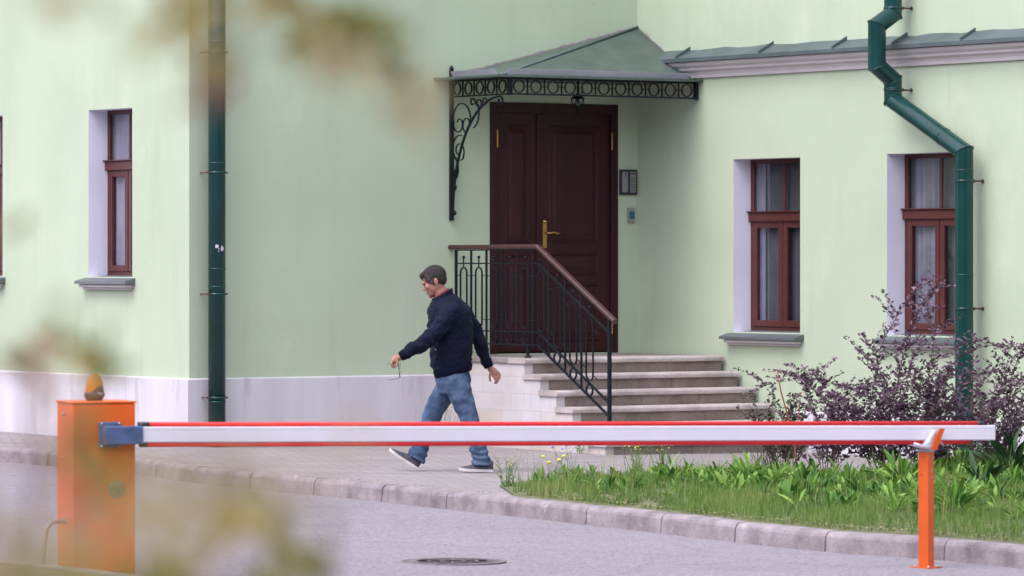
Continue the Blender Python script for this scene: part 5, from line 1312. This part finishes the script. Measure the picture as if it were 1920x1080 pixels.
near_plant('blurred russet twig hanging in front of the left downpipe', 'branch', 'overhanging_branch', (260, -500, 1.9),
    [(318, 25, 14, 12, 4, 'fol_ochre', 1.9, .013), (335, 55, 12, 14, 4, 'fol_ochre', 1.8, .012), (360, 110, 12, 18, 3, 'fol_ochre', 1.8, .012), (380, 165, 12, 20, 3, 'fol_red', 1.7, .011), (372, 60, 12, 30, 1, 'fol_ochre', 1.8, .011), (60, 5, 16, 8, 3, 'fol_pink', 1.6, .011), (205, 12, 16, 10, 3, 'fol_pink', 1.7, .011), (280, 70, 14, 10, 1, 'fol_olive', 1.6, .010), (400, 200, 12, 14, 1, 'fol_pink', 1.7, .010)],
    [[(260, -500, 1.9), (290, -120, 1.9), (325, 30, 1.9), (360, 110, 1.85), (400, 200, 1.7)]], 4)
near_plant('blurred olive and russet bush close to the viewer in the lower left corner', 'bush', 'near_bush', (150, 3500, 1.9),
    [(60, 650, 15, 16, 4, 'fol_red', 2.0, .015), (70, 700, 9, 16, 2, 'fol_red', 2.0, .014), (35, 640, 14, 14, 2, 'fol_olive', 2.0, .012), (185, 668, 22, 12, 7, 'fol_olive', 2.1, .016), (165, 690, 8, 10, 2, 'fol_ochre', 2.0, .012), (110, 600, 22, 18, 3, 'fol_olive', 1.5, .009), (10, 445, 10, 10, 2, 'fol_pink', 1.8, .011), (300, 990, 170, 50, 10, 'fol_ochre', 1.1, .011), (120, 1000, 110, 50, 8, 'fol_pink', 1.1, .010), (120, 730, 14, 14, 1, 'fol_pink', 1.6, .012),
     (158, 815, 15, 26, 7, 'fol_olive', 1.9, .014), (165, 880, 14, 26, 3, 'fol_olive', 1.8, .012), (235, 895, 14, 16, 3, 'fol_ochre', 1.7, .011), (190, 740, 10, 10, 1, 'fol_olive', 1.9, .010),
     (440, 930, 40, 20, 6, 'fol_ochre', 1.7, .016), (485, 975, 38, 22, 11, 'fol_olive', 1.8, .017), (530, 1035, 30, 22, 9, 'fol_olive', 1.8, .017), (420, 990, 40, 30, 5, 'fol_ochre', 1.7, .016), (300, 1070, 50, 14, 10, 'fol_olive', 1.6, .015), (110, 1075, 90, 14, 12, 'fol_olive', 1.6, .014),
     (150, 990, 120, 50, 7, 'fol_red', 1.15, .009), (360, 970, 120, 55, 12, 'fol_pink', 1.15, .010), (60, 880, 70, 40, 5, 'fol_red', 1.2, .009), (480, 860, 80, 25, 5, 'fol_pink', 1.2, .010), (40, 1010, 60, 40, 8, 'fol_ochre', 1.2, .010), (620, 880, 60, 30, 4, 'fol_pink', 1.2, .010)],
    [[(150, 3500, 1.9), (160, 1500, 1.9), (155, 950, 1.9), (160, 800, 2.0), (180, 670, 2.1)], [(150, 3500, 1.9), (100, 1600, 1.95), (60, 1000, 2.0), (62, 650, 2.0)], [(150, 3500, 1.9), (350, 1600, 1.8), (540, 1060, 1.8), (470, 950, 1.75)], [(160, 1500, 1.9), (330, 1150, 1.6), (300, 1040, 1.6)]], 5)

# groups for repeats of a kind
for kind_, grp in (('barberry_shrub', 'purple barberry shrubs in the lawn bed'), ('dead_stems', 'tangles of dead stems under the shrubs'), ('dock_plant', 'dark dock plants at the right edge'),
                   ('leafy_weed', 'bright leafy weed clumps in the bed'), ('flowering_weed', 'wild flowering weeds on the lawn and by the wall'), ('overhanging_branch', 'blurred branches hanging in from above'), ('downpipe', 'dark green downpipes on the facade')):
    for o_ in list(sc.objects):
        if o_.parent is None and o_.name.split('.')[0] == kind_: o_['group'] = grp
